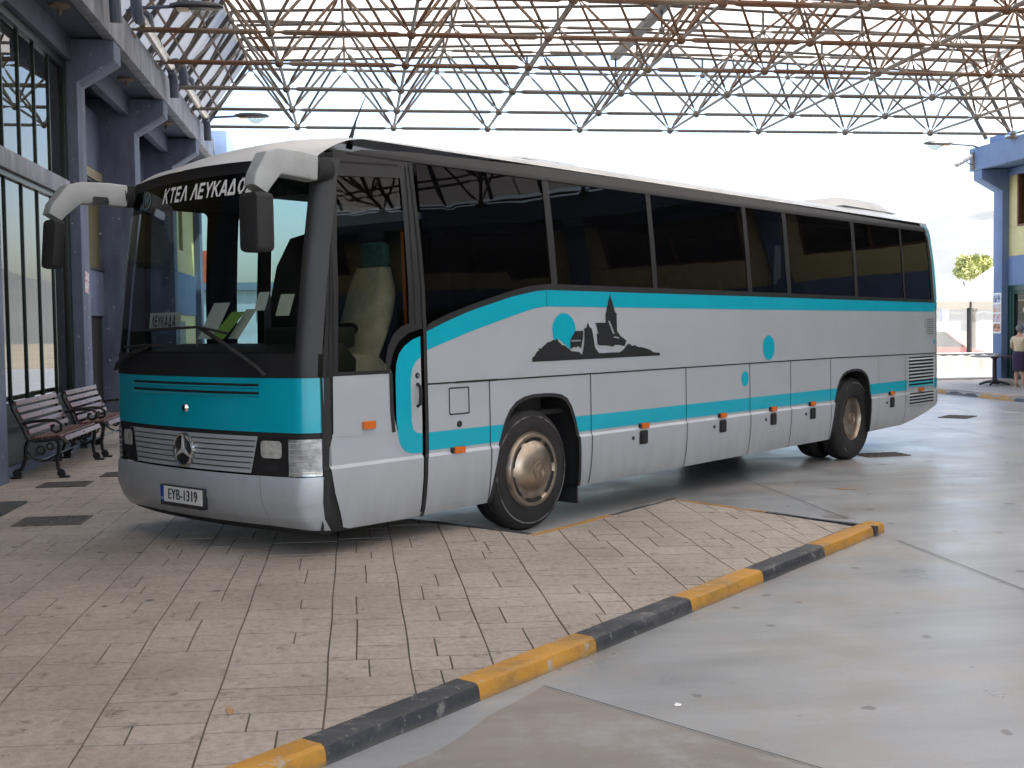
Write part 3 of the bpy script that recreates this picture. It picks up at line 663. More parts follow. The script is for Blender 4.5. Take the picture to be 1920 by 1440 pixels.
dtext('ΚΑΙ ΚΟΛΑΤΣΙΟ', .15, 27.22, 1.98, cream, bold=.004); dtext('Γεύσης', .24, 27.25, 1.76, cream, shear=.3)
for (ya, yb, za, zb, c) in ((27.79, 27.63, 1.44, 1.60, (.03, .22, .6)), (27.79, 27.42, 1.12, 1.21, (.75, .1, .02))):
    pm = MB(); pm.quad((XRW+.05, ya, za), (XRW+.05, yb, za), (XRW+.05, yb, zb), (XRW+.05, ya, zb)); inr(pm, 'door_sticker', mat('sticker', c, .5))
pm = MB(); pm.prism(arc(0, 0, .075, 0, 360, 16)[:-1], lambda a, b: (XRW+.05, 27.74+a, 1.33+b), lambda a, b: (XRW+.053, 27.74+a, 1.33+b)); inr(pm, 'door_sticker', mat('sticker', (.7, .72, .7), .5))
hm_ = MB(); hm_.tube([(XRW-.03, 28.02, 1.08), (XRW-.03, 27.9, 1.08)], .012); hm_.tube([(XRW+.02, 28.02, 1.08), (XRW-.03, 28.02, 1.08)], .012); inr(hm_, 'handle', K['chrome'])
# menu poster on the end column
pt = empty('menu_poster', (XR-.006, 28.57, 1.92)); tag(pt, 'white strip poster with four food pictures on blue column', 'poster')
MB().box((-.004, -.2, -.52), (.0, .2, .52)).build('sheet', K['white'], pt)
for i, (c1, c2) in enumerate((((.45, .55, .75), (.05, .06, .12)), ((.62, .28, .15), (.55, .55, .6)), ((.5, .58, .7), (.6, .22, .14)), ((.75, .35, .2), (.1, .04, .02)))):
    z = .375-.25*i
    MB().box((-.008, -.165, z-.1), (-.0045, .165, z+.1)).build('picture', mat('food_photo', c1, .5, col2=c2, vscale=7+i, thr=(.42, .56)), pt)
# ------------------------------------------------------------------ space frame canopy
SP = 2.125; X0 = -1.178-SP; Y0 = 26.86; ZL = 6.215; ZU = 7.68; YO = .927; NI = 9; NJ = 17
CN = empty('canopy', (6, 10, ZL)); tag(CN, 'rusty steel space frame canopy roofed with translucent sheets above the bus', 'canopy')
def inc(mb, name, m, **k):
    for i, v in enumerate(mb.v): mb.v[i] = (v[0]-6, v[1]-10, v[2]-ZL)
    return mb.build(name, m, k.pop('parent', CN), **k)
low = lambda i, j: Vector((X0+i*SP, Y0-j*SP, ZL))
up = lambda i, j: Vector((X0+(i+.5)*SP, Y0-j*SP+YO, ZU))
def bar(mb, a, b, r, n=7):
    d = (b-a).normalized(); e = .16
    mb.tube([a+d*.03, a+d*e, a+d*(e+.06), b-d*(e+.06), b-d*e, b-d*.03], [r*.45, r*.5, r, r, r*.5, r*.45], n, caps=False)
def finish(j): return K['steel'] if j < 3 else K['rust']
for j in range(NJ):
    mb = MB()
    for i in range(NI): bar(mb, low(i, j), low(i+1, j), .042 if j > 1 else .036)
    for i in range(NI+1): mb.sphere(low(i, j), .075, 6)
    inc(mb, 'lower_chord', finish(j))
    mb = MB()
    for i in range(NI-1): bar(mb, up(i, j), up(i+1, j), .034)
    for i in range(NI): mb.sphere(up(i, j), .065, 6)
    inc(mb, 'upper_chord', finish(j))
    mb = MB()
    for i in range(NI):
        for a, b in ((i, j), (i+1, j)): bar(mb, up(i, j), low(a, b), .026, 6)
        if j > 0:
            for a, b in ((i, j-1), (i+1, j-1)): bar(mb, up(i, j), low(a, b), .026, 6)
    inc(mb, 'web_brace', finish(j))
for i in range(NI+1):
    mb = MB()
    for j in range(NJ-1): bar(mb, low(i, j), low(i, j+1), .027)
    inc(mb, 'cross_tie', K['steel'])
for i in range(NI):
    mb = MB()
    for j in range(NJ-1): bar(mb, up(i, j), up(i, j+1), .024)
    inc(mb, 'cross_tie', K['rust'])
XA, XZ = X0+.5*SP, X0+(NI-.5)*SP; XM = (XA+XZ)/2
YF, YN = Y0+YO+.12, Y0-(NJ-1)*SP
def zt(x): return ZU+.22+.30*(1-abs(x-XM)/(XM-XA))
for j in range(NJ):                                                     # purlins, posts
    mb = MB(); y = Y0-j*SP+YO
    for yy in (y, y-SP/2):
        for a, b in ((XA, XM), (XM, XZ)):
            mb.tube([(a, yy, zt(a)-.04), (b, yy, zt(b)-.04)], .03, 6)
    for i in range(NI): p = up(i, j); mb.tube([p, (p.x, p.y, zt(p.x)-.04)], .025, 6)
    inc(mb, 'purlin', K['purlin'])
mb = MB(); mb.box((XM-.10, YN, zt(XM)-.16), (XM+.10, YF, zt(XM)-.02)); inc(mb, 'ridge_beam', K['purlin'])
bays = 8; 
for a, b in ((XA-.16, XM+.03), (XM-.03, XZ+.16)):
    for q in range(bays):
        ya, yb = YF+(YN-YF)*q/bays, YF+(YN-YF)*(q+1)/bays
        mb = MB(); n = 12
        vs = []
        for k in range(n+1):
            x = a+(b-a)*k/n
            vs += [(x, ya, zt(x)+.006*(k % 2)), (x, yb-.03, zt(x)+.006*(k % 2)-.004)]
        mb.add(vs, [(2*k, 2*k+1, 2*k+3, 2*k+2) for k in range(n)]); inc(mb, 'roof_sheet', K['sheet'], ang=5)
for sx, xa, xb in ((-1, XA, X0-.12), (1, XZ, X0+NI*SP+.05)):               # steep sides down to the edge beams
    za, zb = zt(XA)+.02, ZL+.12
    for q in range(bays):
        ya, yb = YF+(YN-YF)*q/bays, YF+(YN-YF)*(q+1)/bays
        mb = MB(); mb.quad((xa-sx*-.06, ya, za), (xb-sx*-.06, ya+.3, zb), (xb-sx*-.06, yb+.3-.03, zb-.004), (xa-sx*-.06, yb-.03, za-.004)); inc(mb, 'side_sheet', K['sheet'])
    for j in range(NJ*2-1):
        y = YF-.02-j*SP/2
        mb = MB(); mb.tube([(xa, y, za-.05), (xb, y+.3, zb-.03)], .046, 6); inc(mb, 'side_rafter', K['purlin'])
    mb = MB()
    for t in (.33, .66): x = xa+(xb-xa)*t; z = za+(zb-za)*t-.05; mb.tube([(x, YF, z), (x, YN, z)], .025, 6)
    inc(mb, 'side_purlin', K['rust'])
for j in range(NJ):
    for p in (low(0, j), low(NI, j)):
        mb = MB(); mb.box((p.x-.14, p.y-.14, ZL-.10), (p.x+.14, p.y+.14, ZL-.06)); inc(mb, 'bearing_plate', K['rust'])
# ------------------------------------------------------------------ the coach (x rearwards from the front axle, y across, z up)
BUS = empty('coach_bus', (1.51289, 9.80541, 0), math.pi/2-0.838705)
tag(BUS, 'silver and turquoise coach parked nose in on the paved bay', 'bus')
W = 2.5
def lerp_tab(tab, z):
    if z <= tab[0][0]: return tab[0][1]
    for (a, b), (c, d) in zip(tab, tab[1:]):
        if z <= c: return b+(d-b)*(z-a)/(c-a)
    return tab[-1][1]
YS = [(.25, .075), (.31, .042), (.36, .026), (.45, .010), (.6, -.008), (.745, -.014), (.768, .003), (1.0, 0), (2.03, .012), (2.5, .045), (3.0, .095), (3.10, .130)]
XB_ = [(.25, -2.40), (.31, -2.50), (.40, -2.58), (.52, -2.625), (.68, -2.615), (.715, -2.60), (1.42, -2.60), (1.56, -2.592), (2.2, -2.515), (2.8, -2.42), (3.0, -2.375), (3.1, -2.31)]
VZ = [.31, .36, .45, .6, .745, .768, 1.0, 2.03, 2.25, 2.5, 2.75, 3.0, 3.05]
def ys(x, z):
    y = lerp_tab(YS, z)
    if x > 8.93: y += .10*((x-8.93)/.13)**2
    return y
def near(off=0.0): return lambda x, z: (x, ys(x, z)-off, z)
def far(off=0.0): return lambda x, z: (x, W-ys(x, z)+off, z)
def xf(y, z):
    t = min(1.02, abs(y-1.25)/1.25); x = lerp_tab(XB_, z)+.17*t**2.2
    if t > .9: x += .145*((t-.9)/.1)**2
    return x
def front(off=0.0): return lambda y, z: (xf(y, z)-off, y, z)
UY = [.03, .06, .09, .12, .16, .22, .3, .42, .56, .72, .9, 1.08, 1.25]; UY = UY+[2.5-u for u in UY[:-1]]
UX = [-2.0, -1.0, 8.88, 8.94, 8.97, 9.0, 9.02, 9.04]
def P(name, loops, m, off=0.0, parent=None, fn=None): return patch(name, loops if isinstance(loops[0][0], (tuple, list)) else [loops], (fn or near)(off), m, parent or BUS, UX, VZ)
def PF(name, loops, m, off=0.0, parent=None, vb=()): return patch(name, loops if isinstance(loops[0][0], (tuple, list)) else [loops], front(off), m, parent or BUS, UY, VZ+[.4, .52, .68, .715, 1.42, 1.56]+list(vb), ang=60)
BOT = [(-1.285, 1.752), (-1.07, 1.825), (-.845, 1.889), (-.66, 1.935), (-.49, 1.974), (-.30, 2.018), (-.115, 2.052), (.05, 2.072), (.2, 2.083), (.7, 2.080), (3.54, 2.066), (8.72, 2.030)]     # glass bottom
BLK = [(-1.320, 1.691), (-1.07, 1.775), (-.846, 1.842), (-.66, 1.888), (-.491, 1.926), (-.30, 1.970), (-.116, 1.999), (.02, 2.020), (.16, 2.030), (.7, 2.028), (3.54, 2.016), (8.84, 1.985)]     # turquoise top
TEB = [(-1.320, 1.550), (-1.07, 1.620), (-.849, 1.681), (-.66, 1.727), (-.495, 1.766), (-.30, 1.812), (-.119, 1.853), (.0, 1.876), (.14, 1.891), (.7, 1.890), (3.54, 1.876), (8.86, 1.862)]      # turquoise bottom
ARF = [(-.600, .303), (-.575, .45), (-.54, .62), (-.505, .756), (-.46, .88), (-.415, .97), (-.36, 1.045), (-.28, 1.105), (-.18, 1.14), (-.06, 1.156), (.10, 1.158), (.22, 1.152), (.33, 1.135), (.41, 1.10), (.47, 1.03), (.52, .93), (.56, .82), (.585, .70), (.60, .54), (.63, .303)]
ARR = [(5.585, .318), (5.61, .5), (5.64, .68), (5.68, .83), (5.735, .94), (5.80, 1.03), (5.89, 1.095), (6.0, 1.13), (6.15, 1.147), (6.30, 1.149), (6.43, 1.135), (6.53, 1.10), (6.61, 1.05), (6.66, .98), (6.69, .88), (6.705, .745), (6.72, .54), (6.74, .325)]
rear_edge = [(7.76, .340), (8.12, .385), (8.55, .455), (8.90, .54), (9.02, .66), (9.06, .80), (9.065, 1.3), (9.02, 1.75), (8.98, 2.0)]
body = [(-1.338, .298)]+ARF+ARR+rear_edge+[(8.84, 1.985)]+BLK[::-1][1:]
P('body_side', body, K['silver'])
# far side: same outline, left plain, with a tall entry door and clear glass towards the front
P('body_side', [(-.9, .298), (-.62, .303)]+ARF[1:]+ARR+rear_edge+[(8.84, 2.03), (-.9, 2.03)], K['silver'], fn=far)
P('far_window', [(-.82, 2.03), (-.22, 2.03), (-.22, 2.97), (-.82, 2.97)], K['farglass'], fn=far); P('far_window', [(-.219, 2.03), (8.8, 2.03), (8.72, 2.97), (-.219, 2.97)], K['tint'], fn=far)
for x0, x1 in ((-.9, -.82), (-.28, -.16), (.9, 1.02), (1.8, 1.92), (3.6, 3.72), (5.4, 5.52), (7.2, 7.32)): P('window_pillar', [(x0, 2.03), (x1, 2.03), (x1, 2.97), (x0, 2.97)], K['black'], off=.004, fn=far)
P('window_frame', [(-2.15, 2.86), (-.9, 2.86), (-.9, 2.97), (8.75, 2.97), (8.75, 3.08), (-1.3, 3.05), (-1.9, 2.99), (-2.1, 2.93)], K['black'], fn=far)
P('entry_door', [[(-2.26, .30), (-.9, .30), (-.9, 2.86), (-2.16, 2.86), (-2.30, 1.5)], rrect(-2.08, .62, -1.53, 2.74, .05), rrect(-1.20, .62, -.98, 2.74, .05)], K['black'], fn=far)
P('entry_door_glass', rrect(-2.14, .60, -.96, 2.76, .05), K['farglass'], off=-.006, fn=far)

# stripes, decals
P('upper_stripe', BLK+[(8.86, 1.862)]+TEB[::-1][1:], K['teal'], .003)
def stripe(x0, x1, z0=.793, z1=.930): P('lower_stripe', [(x0, z0), (x1, z0), (x1, z1), (x0, z1)], K['teal'], .003)
P('lower_stripe', [(-1.325, .793), (-.492, .793), (-.455, .89), (-.437, .930), (-1.325, .930)], K['teal'], .003)
P('lower_stripe', [(.566, .793), (5.668, .793), (5.73, .930), (.522, .930)], K['teal'], .003)
P('lower_stripe', [(6.703, .800), (7.86, .800), (7.86, .936), (6.680, .936)], K['teal'], .003)
P('lower_stripe', [(8.83, .795), (9.05, .795), (9.06, .936), (8.83, .936)], K['teal'], .003)
P('rear_stripe', [(8.85, 1.90), (8.955, 1.90), (8.955, 2.2), (8.925, 2.6), (8.875, 2.92), (8.80, 3.035), (8.66, 3.075), (8.66, 3.05), (8.77, 3.01), (8.825, 2.92), (8.865, 2.6), (8.885, 2.2), (8.885, 1.98), (8.85, 1.98)], K['teal'], .004)
P('rear_corner', [(8.72, 2.03), (8.98, 2.0), (8.965, 2.3), (8.94, 2.6), (8.90, 2.9), (8.83, 3.09), (8.60, 3.09), (8.60, 3.05), (8.74, 3.0), (8.78, 2.9), (8.80, 2.5), (8.80, 2.04)], K['silver'], .001)
def disc(cx, cz, rx, rz, n=28): return arc(cx, cz, rx, 0, 360, n, rz)[:-1]
P('sun_decal', [(.300, 1.615), (.275, 1.600), (.235, 1.607), (.217, 1.69)]+arc(.379, 1.69, .162, 170, -25, 16, .145)+[(.47, 1.59), (.455, 1.525)], K['teal'], .004)
P('round_decal', disc(4.027, 1.459, .131, .135), K['teal'], .004)
P('round_decal', disc(3.497, 1.138, .073, .079), K['teal'], .004)
P('round_decal', disc(8.84, 1.44, .03, .035, 14), K['teal'], .004)
hill_d = [(-.062, 1.427), (-.062, 1.462), (-.03, 1.475), (.0, 1.51), (.03, 1.52), (.028, 1.542), (.055, 1.535), (.098, 1.560), (.15, 1.588), (.19, 1.592), (.221, 1.606), (.25, 1.603), (.279, 1.617), (.30, 1.590), (.326, 1.575), (.345, 1.56), (.39, 1.553), (.41, 1.54), (.452, 1.522), (.47, 1.505), (.56, 1.497), (.60, 1.490), (.618, 1.472), (.632, 1.475), (.665, 1.575), (.668, 1.665), (.664, 1.70), (.695, 1.703), (.718, 1.742), (.727, 1.752), (.745, 1.712), (.775, 1.70), (.79, 1.665), (.808, 1.60), (.82, 1.535), (.845, 1.508), (.88, 1.478), (.96, 1.475), (1.07, 1.478), (1.20, 1.476), (1.262, 1.50), (1.30, 1.53), (1.345, 1.555), (1.375, 1.545), (1.40, 1.532), (1.45, 1.538), (1.50, 1.518), (1.56, 1.515), (1.62, 1.505), (1.70, 1.488), (1.76, 1.462), (1.86, 1.457), (1.872, 1.430)]
P('castle_decal', hill_d, K['decal'], .0045)
P('castle_decal', [[(.462, 1.527), (.460, 1.60), (.49, 1.632), (.535, 1.678), (.60, 1.679), (.652, 1.68), (.648, 1.62), (.618, 1.528), (.60, 1.53), (.575, 1.55), (.545, 1.532), (.51, 1.542), (.49, 1.525)], [(.475, 1.588), (.475, 1.600), (.615, 1.600), (.615, 1.588)]], K['decal'], .0045)
P('castle_decal', [[(.868, 1.552), (.858, 1.60), (.85, 1.65), (.878, 1.652), (.862, 1.69), (.845, 1.735), (.822, 1.747), (.99, 1.749), (.993, 1.836), (1.004, 1.845), (1.010, 1.885), (1.024, 1.905), (1.032, 1.945), (1.050, 1.975), (1.064, 2.014), (1.078, 1.972), (1.098, 1.94), (1.108, 1.915), (1.122, 1.88), (1.14, 1.842), (1.163, 1.836), (1.164, 1.67), (1.22, 1.625), (1.312, 1.583), (1.29, 1.545), (1.275, 1.53), (1.20, 1.545), (1.13, 1.547), (1.09, 1.528), (1.04, 1.54), (.97, 1.545), (.92, 1.545)],
     [(1.03, 1.765), (1.055, 1.765), (1.13, 1.648), (1.10, 1.645)], [(1.105, 1.612), (1.12, 1.625), (1.20, 1.615), (1.20, 1.602)]], K['decal'], .0045)

# panel gaps
def gap(pts, w=.010, nm='panel_gap', off=.0055, m=None, fn=None):
    a = [Vector(p) for p in pts]; L = []; Rr = []
    for i, p in enumerate(a):
        t = (a[min(i+1, len(a)-1)]-a[max(0, i-1)]).normalized(); q = Vector((-t.y, t.x))*w/2; L.append(tuple(p+q)); Rr.append(tuple(p-q))
    return P(nm, L+Rr[::-1], m or K['seam'], off, fn=fn)
gap([(-1.33, 1.297), (.75, 1.297)], .012); gap([(.75, 1.297), (5.57, 1.300)], .012); gap([(5.57, 1.300), (8.9, 1.277)], .012)
for x, z0, z1 in ((-.607, .306, 1.292), (.747, .32, 1.292), (2.325, .306, 1.292), (3.598, .303, 1.294), (4.528, .315, 1.294), (5.548, .318, 1.294), (7.80, .345, 1.284), (8.9, .56, 1.95)):
    gap([(x, z0), (x, z1)], .009)
gap([(6.94, .92), (6.94, 1.292)], .005); gap([(.147, 1.89), (.147, 2.03)], .004); gap([(6.90, .34), (6.93, .79)], .004)
gap([(-1.0, 1.297), (-.5, 1.297)], .016, off=.004)
# driver's door zone: silver lower panel, turquoise hook-shaped door panel, black frames
P('door_panel', [(-2.146, .318), (-2.08, .300), (-1.378, .292), (-1.378, .80), (-1.52, .82), (-1.62, .92), (-1.66, 1.05), (-1.70, 1.398), (-2.242, 1.392), (-2.25, 1.0), (-2.285, .90), (-2.29, .76), (-2.25, .58), (-2.185, .42)], K['silver'])
P('door_stripe', [(-1.376, 1.660), (-1.46, 1.635), (-1.545, 1.590), (-1.60, 1.535), (-1.632, 1.46), (-1.643, 1.35), (-1.643, 1.06), (-1.630, .93), (-1.60, .85), (-1.555, .808), (-1.49, .786), (-1.376, .782)]+[(-1.376, .930), (-1.43, .935), (-1.470, .965), (-1.487, 1.02), (-1.487, 1.34), (-1.468, 1.42), (-1.43, 1.468), (-1.376, 1.506)], K['teal'], .003)
P('door_panel', [(-1.376, .930), (-1.43, .935), (-1.470, .965), (-1.487, 1.02), (-1.487, 1.34), (-1.468, 1.42), (-1.43, 1.468), (-1.376, 1.506)], K['silver'], .002)
gap([(-2.265, .98), (-2.0, .962), (-1.74, .955), (-1.67, .93), (-1.635, .85), (-1.58, .79), (-1.5, .765), (-1.378, .757)], .012, 'door_crease', .003, K['silver'])
gap([(-1.672, .96), (-1.688, 1.10), (-1.69, 1.395)], .034, 'door_rubber', .004, K['rubber'])
door_out = [(-2.285, 1.392), (-1.695, 1.392), (-1.69, 1.45), (-1.66, 1.54), (-1.60, 1.625), (-1.50, 1.685), (-1.376, 1.715), (-1.345, 1.715), (-1.345, 2.985), (-2.09, 2.985), (-2.13, 2.95), (-2.18, 2.7), (-2.235, 2.2)]
P('front_pillar', [(-2.335, 1.386), (-2.285, 1.386), (-2.235, 2.2), (-2.18, 2.7), (-2.13, 2.95), (-2.09, 2.99), (-2.12, 2.99), (-2.25, 2.2)], K['black'], -.002)
door_in = [(-2.195, 1.42), (-1.735, 1.42), (-1.735, 1.50), (-1.705, 1.60), (-1.65, 1.68), (-1.57, 1.735), (-1.488, 1.758), (-1.488, 2.835), (-2.115, 2.80), (-2.16, 2.3)]
P('door_frame', [door_out, door_in], K['black'], .002)
P('driver_window', door_in, K['drvglass'], -.008)
gap([(-2.235, 1.40), (-2.215, 2.3), (-2.165, 2.82), (-2.12, 2.9), (-1.5, 2.93)], .012, 'door_rubber', .006, K['seam'])
gap([(-1.425, 2.93), (-1.43, 2.4), (-1.43, 1.745)], .012, 'door_rubber', .006, K['seam'])
gap([(-1.355, .288), (-1.353, .74), (-1.330, .77), (-1.330, 1.70), (-1.345, 2.3), (-1.375, 2.95)], .036, 'door_rubber', .008, K['rubber'])
P('corner_rubber', [(-2.05, .29), (-2.34, .29), (-2.345, 1.39), (-2.2, 1.39), (-2.2, .6), (-2.05, .35)], K['rubber'], -.012); PF('corner_rubber', [(.0, .33), (.12, .33), (.12, 1.39), (.0, 1.39)], K['rubber'], -.010)
P('black_cove', [(-2.11, 2.925), (-2.07, 2.972), (8.60, 2.972), (8.74, 2.985), (8.72, 3.03), (8.55, 3.052), (3.7, 3.09), (.22, 3.084), (-1.37, 3.045), (-1.86, 3.008), (-2.02, 2.965)], K['black'], .005)
# passenger windows
WT = 2.972
def bot(x): return lerp_tab(BOT, x)
band = BOT+[(8.80, 2.03)]+[(8.84, 1.985)]+BLK[::-1][1:]
P('window_sill', band, K['black'], .004)
edges = [(-1.30, .215), (.215, 1.782), (1.782, 3.592), (3.592, 4.492), (4.492, 6.265), (6.265, 7.81), (7.81, 8.77)]
for a, b in edges:
    pts = [(a, bot(a))]+[p for p in BOT if a < p[0] < b]+[(b, bot(b)), (b-.01 if b < 8.7 else b-.02, WT), (a, WT)]
    P('passenger_window', pts, K['tint'], -.004)
for (xb0, xb1, xt0, xt1) in ((.222, .308, .200, .285), (1.775, 1.853, 1.768, 1.845), (3.592, 3.684, 3.590, 3.672), (4.482, 4.578, 4.492, 4.586), (6.26, 6.352, 6.285, 6.385), (7.795, 7.84, 7.795, 7.845)):
    P('window_pillar', [(xb0, bot(xb0)-.006), (xb1, bot(xb1)-.006), (xt1, WT+.004), (xt0, WT+.004)], K['black'], .002)
P('window_pillar', [(8.76, 2.03), (8.86, 2.02), (8.845, 2.6), (8.80, 2.9), (8.70, 2.98), (8.66, 2.97), (8.735, 2.85), (8.765, 2.5)], K['black'], .003)
# hardware on the side
def plate(x, z, w, h, m, name, t=.008, r=.02, off=.003):
    mb = MB(); y = ys(x, z); mb.prism(rrect(x-w/2, z-h/2, x+w/2, z+h/2, r, 3), lambda a, b: (a, y-off, b), lambda a, b: (a, y-off-t, b)); return mb.build(name, m, BUS, bevel=.002)
for x, z in ((-.985, .772), (1.58, .777), (3.02, .779), (4.11, .780), (5.06, .783), (7.35, .789)):
    lm = plate(x, z, .118, .052, K['amber'], 'marker_lamp', .028, .008)
    mb = MB(); y = ys(x, z); mb.box((x-.085, y-.022, z-.022), (x-.062, y-.002, z+.022)); mb.build('lamp_bracket', K['rubber'], lm)
plate(8.34, .792, .13, .05, K['amber'], 'marker_lamp', .03, .008)
plate(-1.925, 1.032, .115, .056, K['amber'], 'turn_signal', .022, .008)
for x in (1.555, 3.01, 4.10, 5.055, 7.35):
    h = plate(x, .668, .135, .130, K['rubber'], 'hatch_handle', .006, .02)
    y = ys(x, .668); mb = MB(); mb.prism(rrect(x-.05, .615, x+.05, .72, .012, 3), lambda a, b: (a, y-.010, b), lambda a, b: (a, y-.016, b)); mb.build('grip', K['black'], h)
    plate(x-.17, .672, .036, .036, K['black'], 'hatch_lock', .006, .0179)
ff = [(-1.077, 1.050), (-.852, 1.050), (-.852, 1.255), (-1.077, 1.255)]
fo = rrect(-1.080, 1.046, -.848, 1.259, .014); fi = rrect(-1.070, 1.056, -.858, 1.249, .010)
P('fuel_flap', [fo, fi], K['seam'], .004); plate(-.968, .972, .055, .05, K['black'], 'fuel_lock', .005, .024)
P('handle_recess', rrect(-1.452, 1.125, -1.392, 1.315, .02), K['lightgrey'], .0035)
mb = MB(); mb.tube([(-1.425, -.004, 1.135), (-1.425, -.035, 1.155), (-1.425, -.04, 1.22), (-1.425, -.035, 1.285), (-1.425, -.004, 1.305)], .013); mb.build('door_handle', K['rubber'], BUS)
plate(-1.418, 1.367, .044, .044, K['rubber'], 'door_lock', .006, .0215); plate(-1.418, 1.367, .018, .018, K['chrome'], 'key_cylinder', .016, .0089)
# louvres
for (x0, x1, z0, z1, n) in ((7.93, 8.80, .832, 1.245, 9), (7.92, 8.78, .585, .755, 4)):
    lv = P('louvre_opening', [(x0, z0), (x1, z0), (x1, z1), (x0, z1)], K['seam'], .002); dz = (z1-z0)/n
    mb = MB(); 
    for q in range(n):
        z = z0+dz*q; y = ys(8.3, z)
        mb.cur = 1 if .78 < z+.4*dz < .94 else 0
        mb.add([(x0, y-.003, z), (x1, ys(x1, z)-.003, z), (x1, ys(x1, z)-.022, z+.16*dz), (x0, y-.022, z+.16*dz), (x0, y-.003, z+.52*dz), (x1, ys(x1, z)-.003, z+.52*dz)], [(0, 1, 2, 3), (3, 2, 5, 4), (0, 3, 4), (1, 5, 2)])
    mb.build('slats', [K['silver'], K['teal']], lv)
P('rear_louvre_edge', [[(7.875, .56), (8.86, .56), (8.86, 1.265), (7.875, 1.265)], [(7.93, .582), (8.80, .582), (8.80, 1.245), (7.93, 1.245)]], K['silver'], .003)
vo_ = P('side_vent', rrect(8.52, 1.518, 8.835, 1.832, .02), K['silver'], .006); P('vent_opening', [(8.575, 1.545), (8.80, 1.545), (8.80, 1.78), (8.575, 1.78)], K['lightgrey'], .009, vo_)
mb = MB()
for q in range(8): mb.box((8.58, ys(8.7, 1.6)-.017, 1.55+.029*q), (8.795, ys(8.7, 1.6)-.008, 1.556+.029*q))
mb.build('slats', K['seam'], vo_)
P('wheel_arch_lip', [ARF, [(p[0]*.955+.001, .303+(p[1]-.303)*.972) for p in ARF]][0]+[(p[0]*.94+.001, .303+(p[1]-.303)*.965) for p in ARF][::-1], K['rubber'], .002)
P('wheel_arch_lip', ARR+[(6.16+(p[0]-6.16)*.94, .318+(p[1]-.318)*.965) for p in ARR][::-1], K['rubber'], .002)
for A in (ARF, ARR):
    mb = MB(); n = len(A); mb.add([(x, ys(x, z)+.001, z) for x, z in A]+[(x, .62, z) for x, z in A], [(i, i+1, n+i+1, n+i) for i in range(n-1)])
    mb.add([(x, W-ys(x, z)-.001, z) for x, z in A]+[(x, W-.62, z) for x, z in A], [(i, i+1, n+i+1, n+i) for i in range(n-1)])
    mb.build('wheel_well', K['dark'], BUS)
# mud flap behind the front wheel
mb = MB(); mb.box((.66, .10, .14), (.675, .52, .42)); mb.build('mud_flap', K['rubber'], BUS)
# rear wall and underbody
mb = MB()
rz = [(.56, 8.92), (.80, 9.06), (1.3, 9.065), (2.0, 9.0), (2.6, 8.96), (3.05, 8.86)]
mb.add([p for z, x in rz for p in ((x-.005, ys(x, z)+.002, z), (x-.005, W-ys(x, z)-.002, z))], [(2*i, 2*i+1, 2*i+3, 2*i+2) for i in range(len(rz)-1)])
mb.build('rear_wall', K['silver'], BUS)
mb = MB()
for x0, x1, z in ((-2.25, -.62, .315), (.66, 5.58, .325), (6.75, 7.8, .36), (7.8, 8.85, .55)): mb.box((x0, .10, z), (x1, W-.10, .95))
mb.box((-.62, .63, .40), (.66, W-.63, 1.18)); mb.box((5.58, .63, .40), (6.75, W-.63, 1.18)); mb.build('chassis', K['dark'], BUS)
# roof shell
RXE = [u*.5 for u in range(0)]
mb = MB(); nu, nv_ = 30, 24; vs = []
for a in range(nu+1):
    for b in range(nv_+1):
        y = .128+(W-.256)*b/nv_; t = abs(y-1.25)/1.122
        x0 = xf(max(.03, min(W-.03, y)), 2.91)-.004; s = (a/nu)**2.2
        x = x0+(8.86-x0)*s; d = x-x0
        zc = 3.095+(.125+.075*max(0, min(1, (x+1.3)/2.3)))*(1-t**2.2)**.8 if t < 1 else 3.095
        ze = 2.91+.038*(1-t*t)
        k = min(1, d/(.95-.45*t**6)); k = 1-(1-k)**2.0
        z = ze+(zc-ze)*k
        if x > 7.0: z += .03*min(1, (x-7.0)/.5)*(1-t**4)
        if x > 8.3: z -= .26*((x-8.3)/.56)**2.2*(1-t**6)
        vs.append((x, y, z))
mb.add(vs, [(a*(nv_+1)+b, a*(nv_+1)+b+1, (a+1)*(nv_+1)+b+1, (a+1)*(nv_+1)+b) for a in range(nu) for b in range(nv_)])
mb.build('roof', K['roofpaint'], BUS, ang=70)
def hump(name, x0, x1, y0, y1, z0, h, m, taper=.25):
    mb = MB(); n = 10; vs = []
    for a in range(n+1):
        for b in range(n+1):
            u, v = a/n, b/n; ex = min(1, min(u, 1-u)/taper); ey = min(1, min(v, 1-v)/.2)
            vs.append((x0+(x1-x0)*u, y0+(y1-y0)*v, z0+h*(math.sin(ex*math.pi/2)**.8)*(math.sin(ey*math.pi/2)**.6)))
    mb.add(vs, [(a*(n+1)+b, a*(n+1)+b+1, (a+1)*(n+1)+b+1, (a+1)*(n+1)+b) for a in range(n) for b in range(n)]); return mb.build(name, m, BUS, ang=70)
hump('roof_hatch', .75, 1.75, .75, 1.75, 3.275, .05, K['roofpaint'], .08)
hump('roof_hatch', 5.3, 6.1, .8, 1.7, 3.28, .045, K['roofpaint'], .08)
ac = hump('air_conditioner', 6.9, 8.75, .45, 2.05, 3.25, .17, K['roofpaint'], .3)
mb = MB()
for q in range(9): mb.box((7.75+.06*q, .8, 3.405), (7.78+.06*q, 1.7, 3.432))
mb.build('grille', K['black'], ac)
mb = MB(); mb.tube([(-1.16, 1.0, 3.19), (-1.14, 1.0, 3.27), (-1.08, 1.0, 3.42), (-.97, 1.0, 3.63)], [.03, .02, .008, .003], 8); mb.build('antenna', K['black'], BUS)

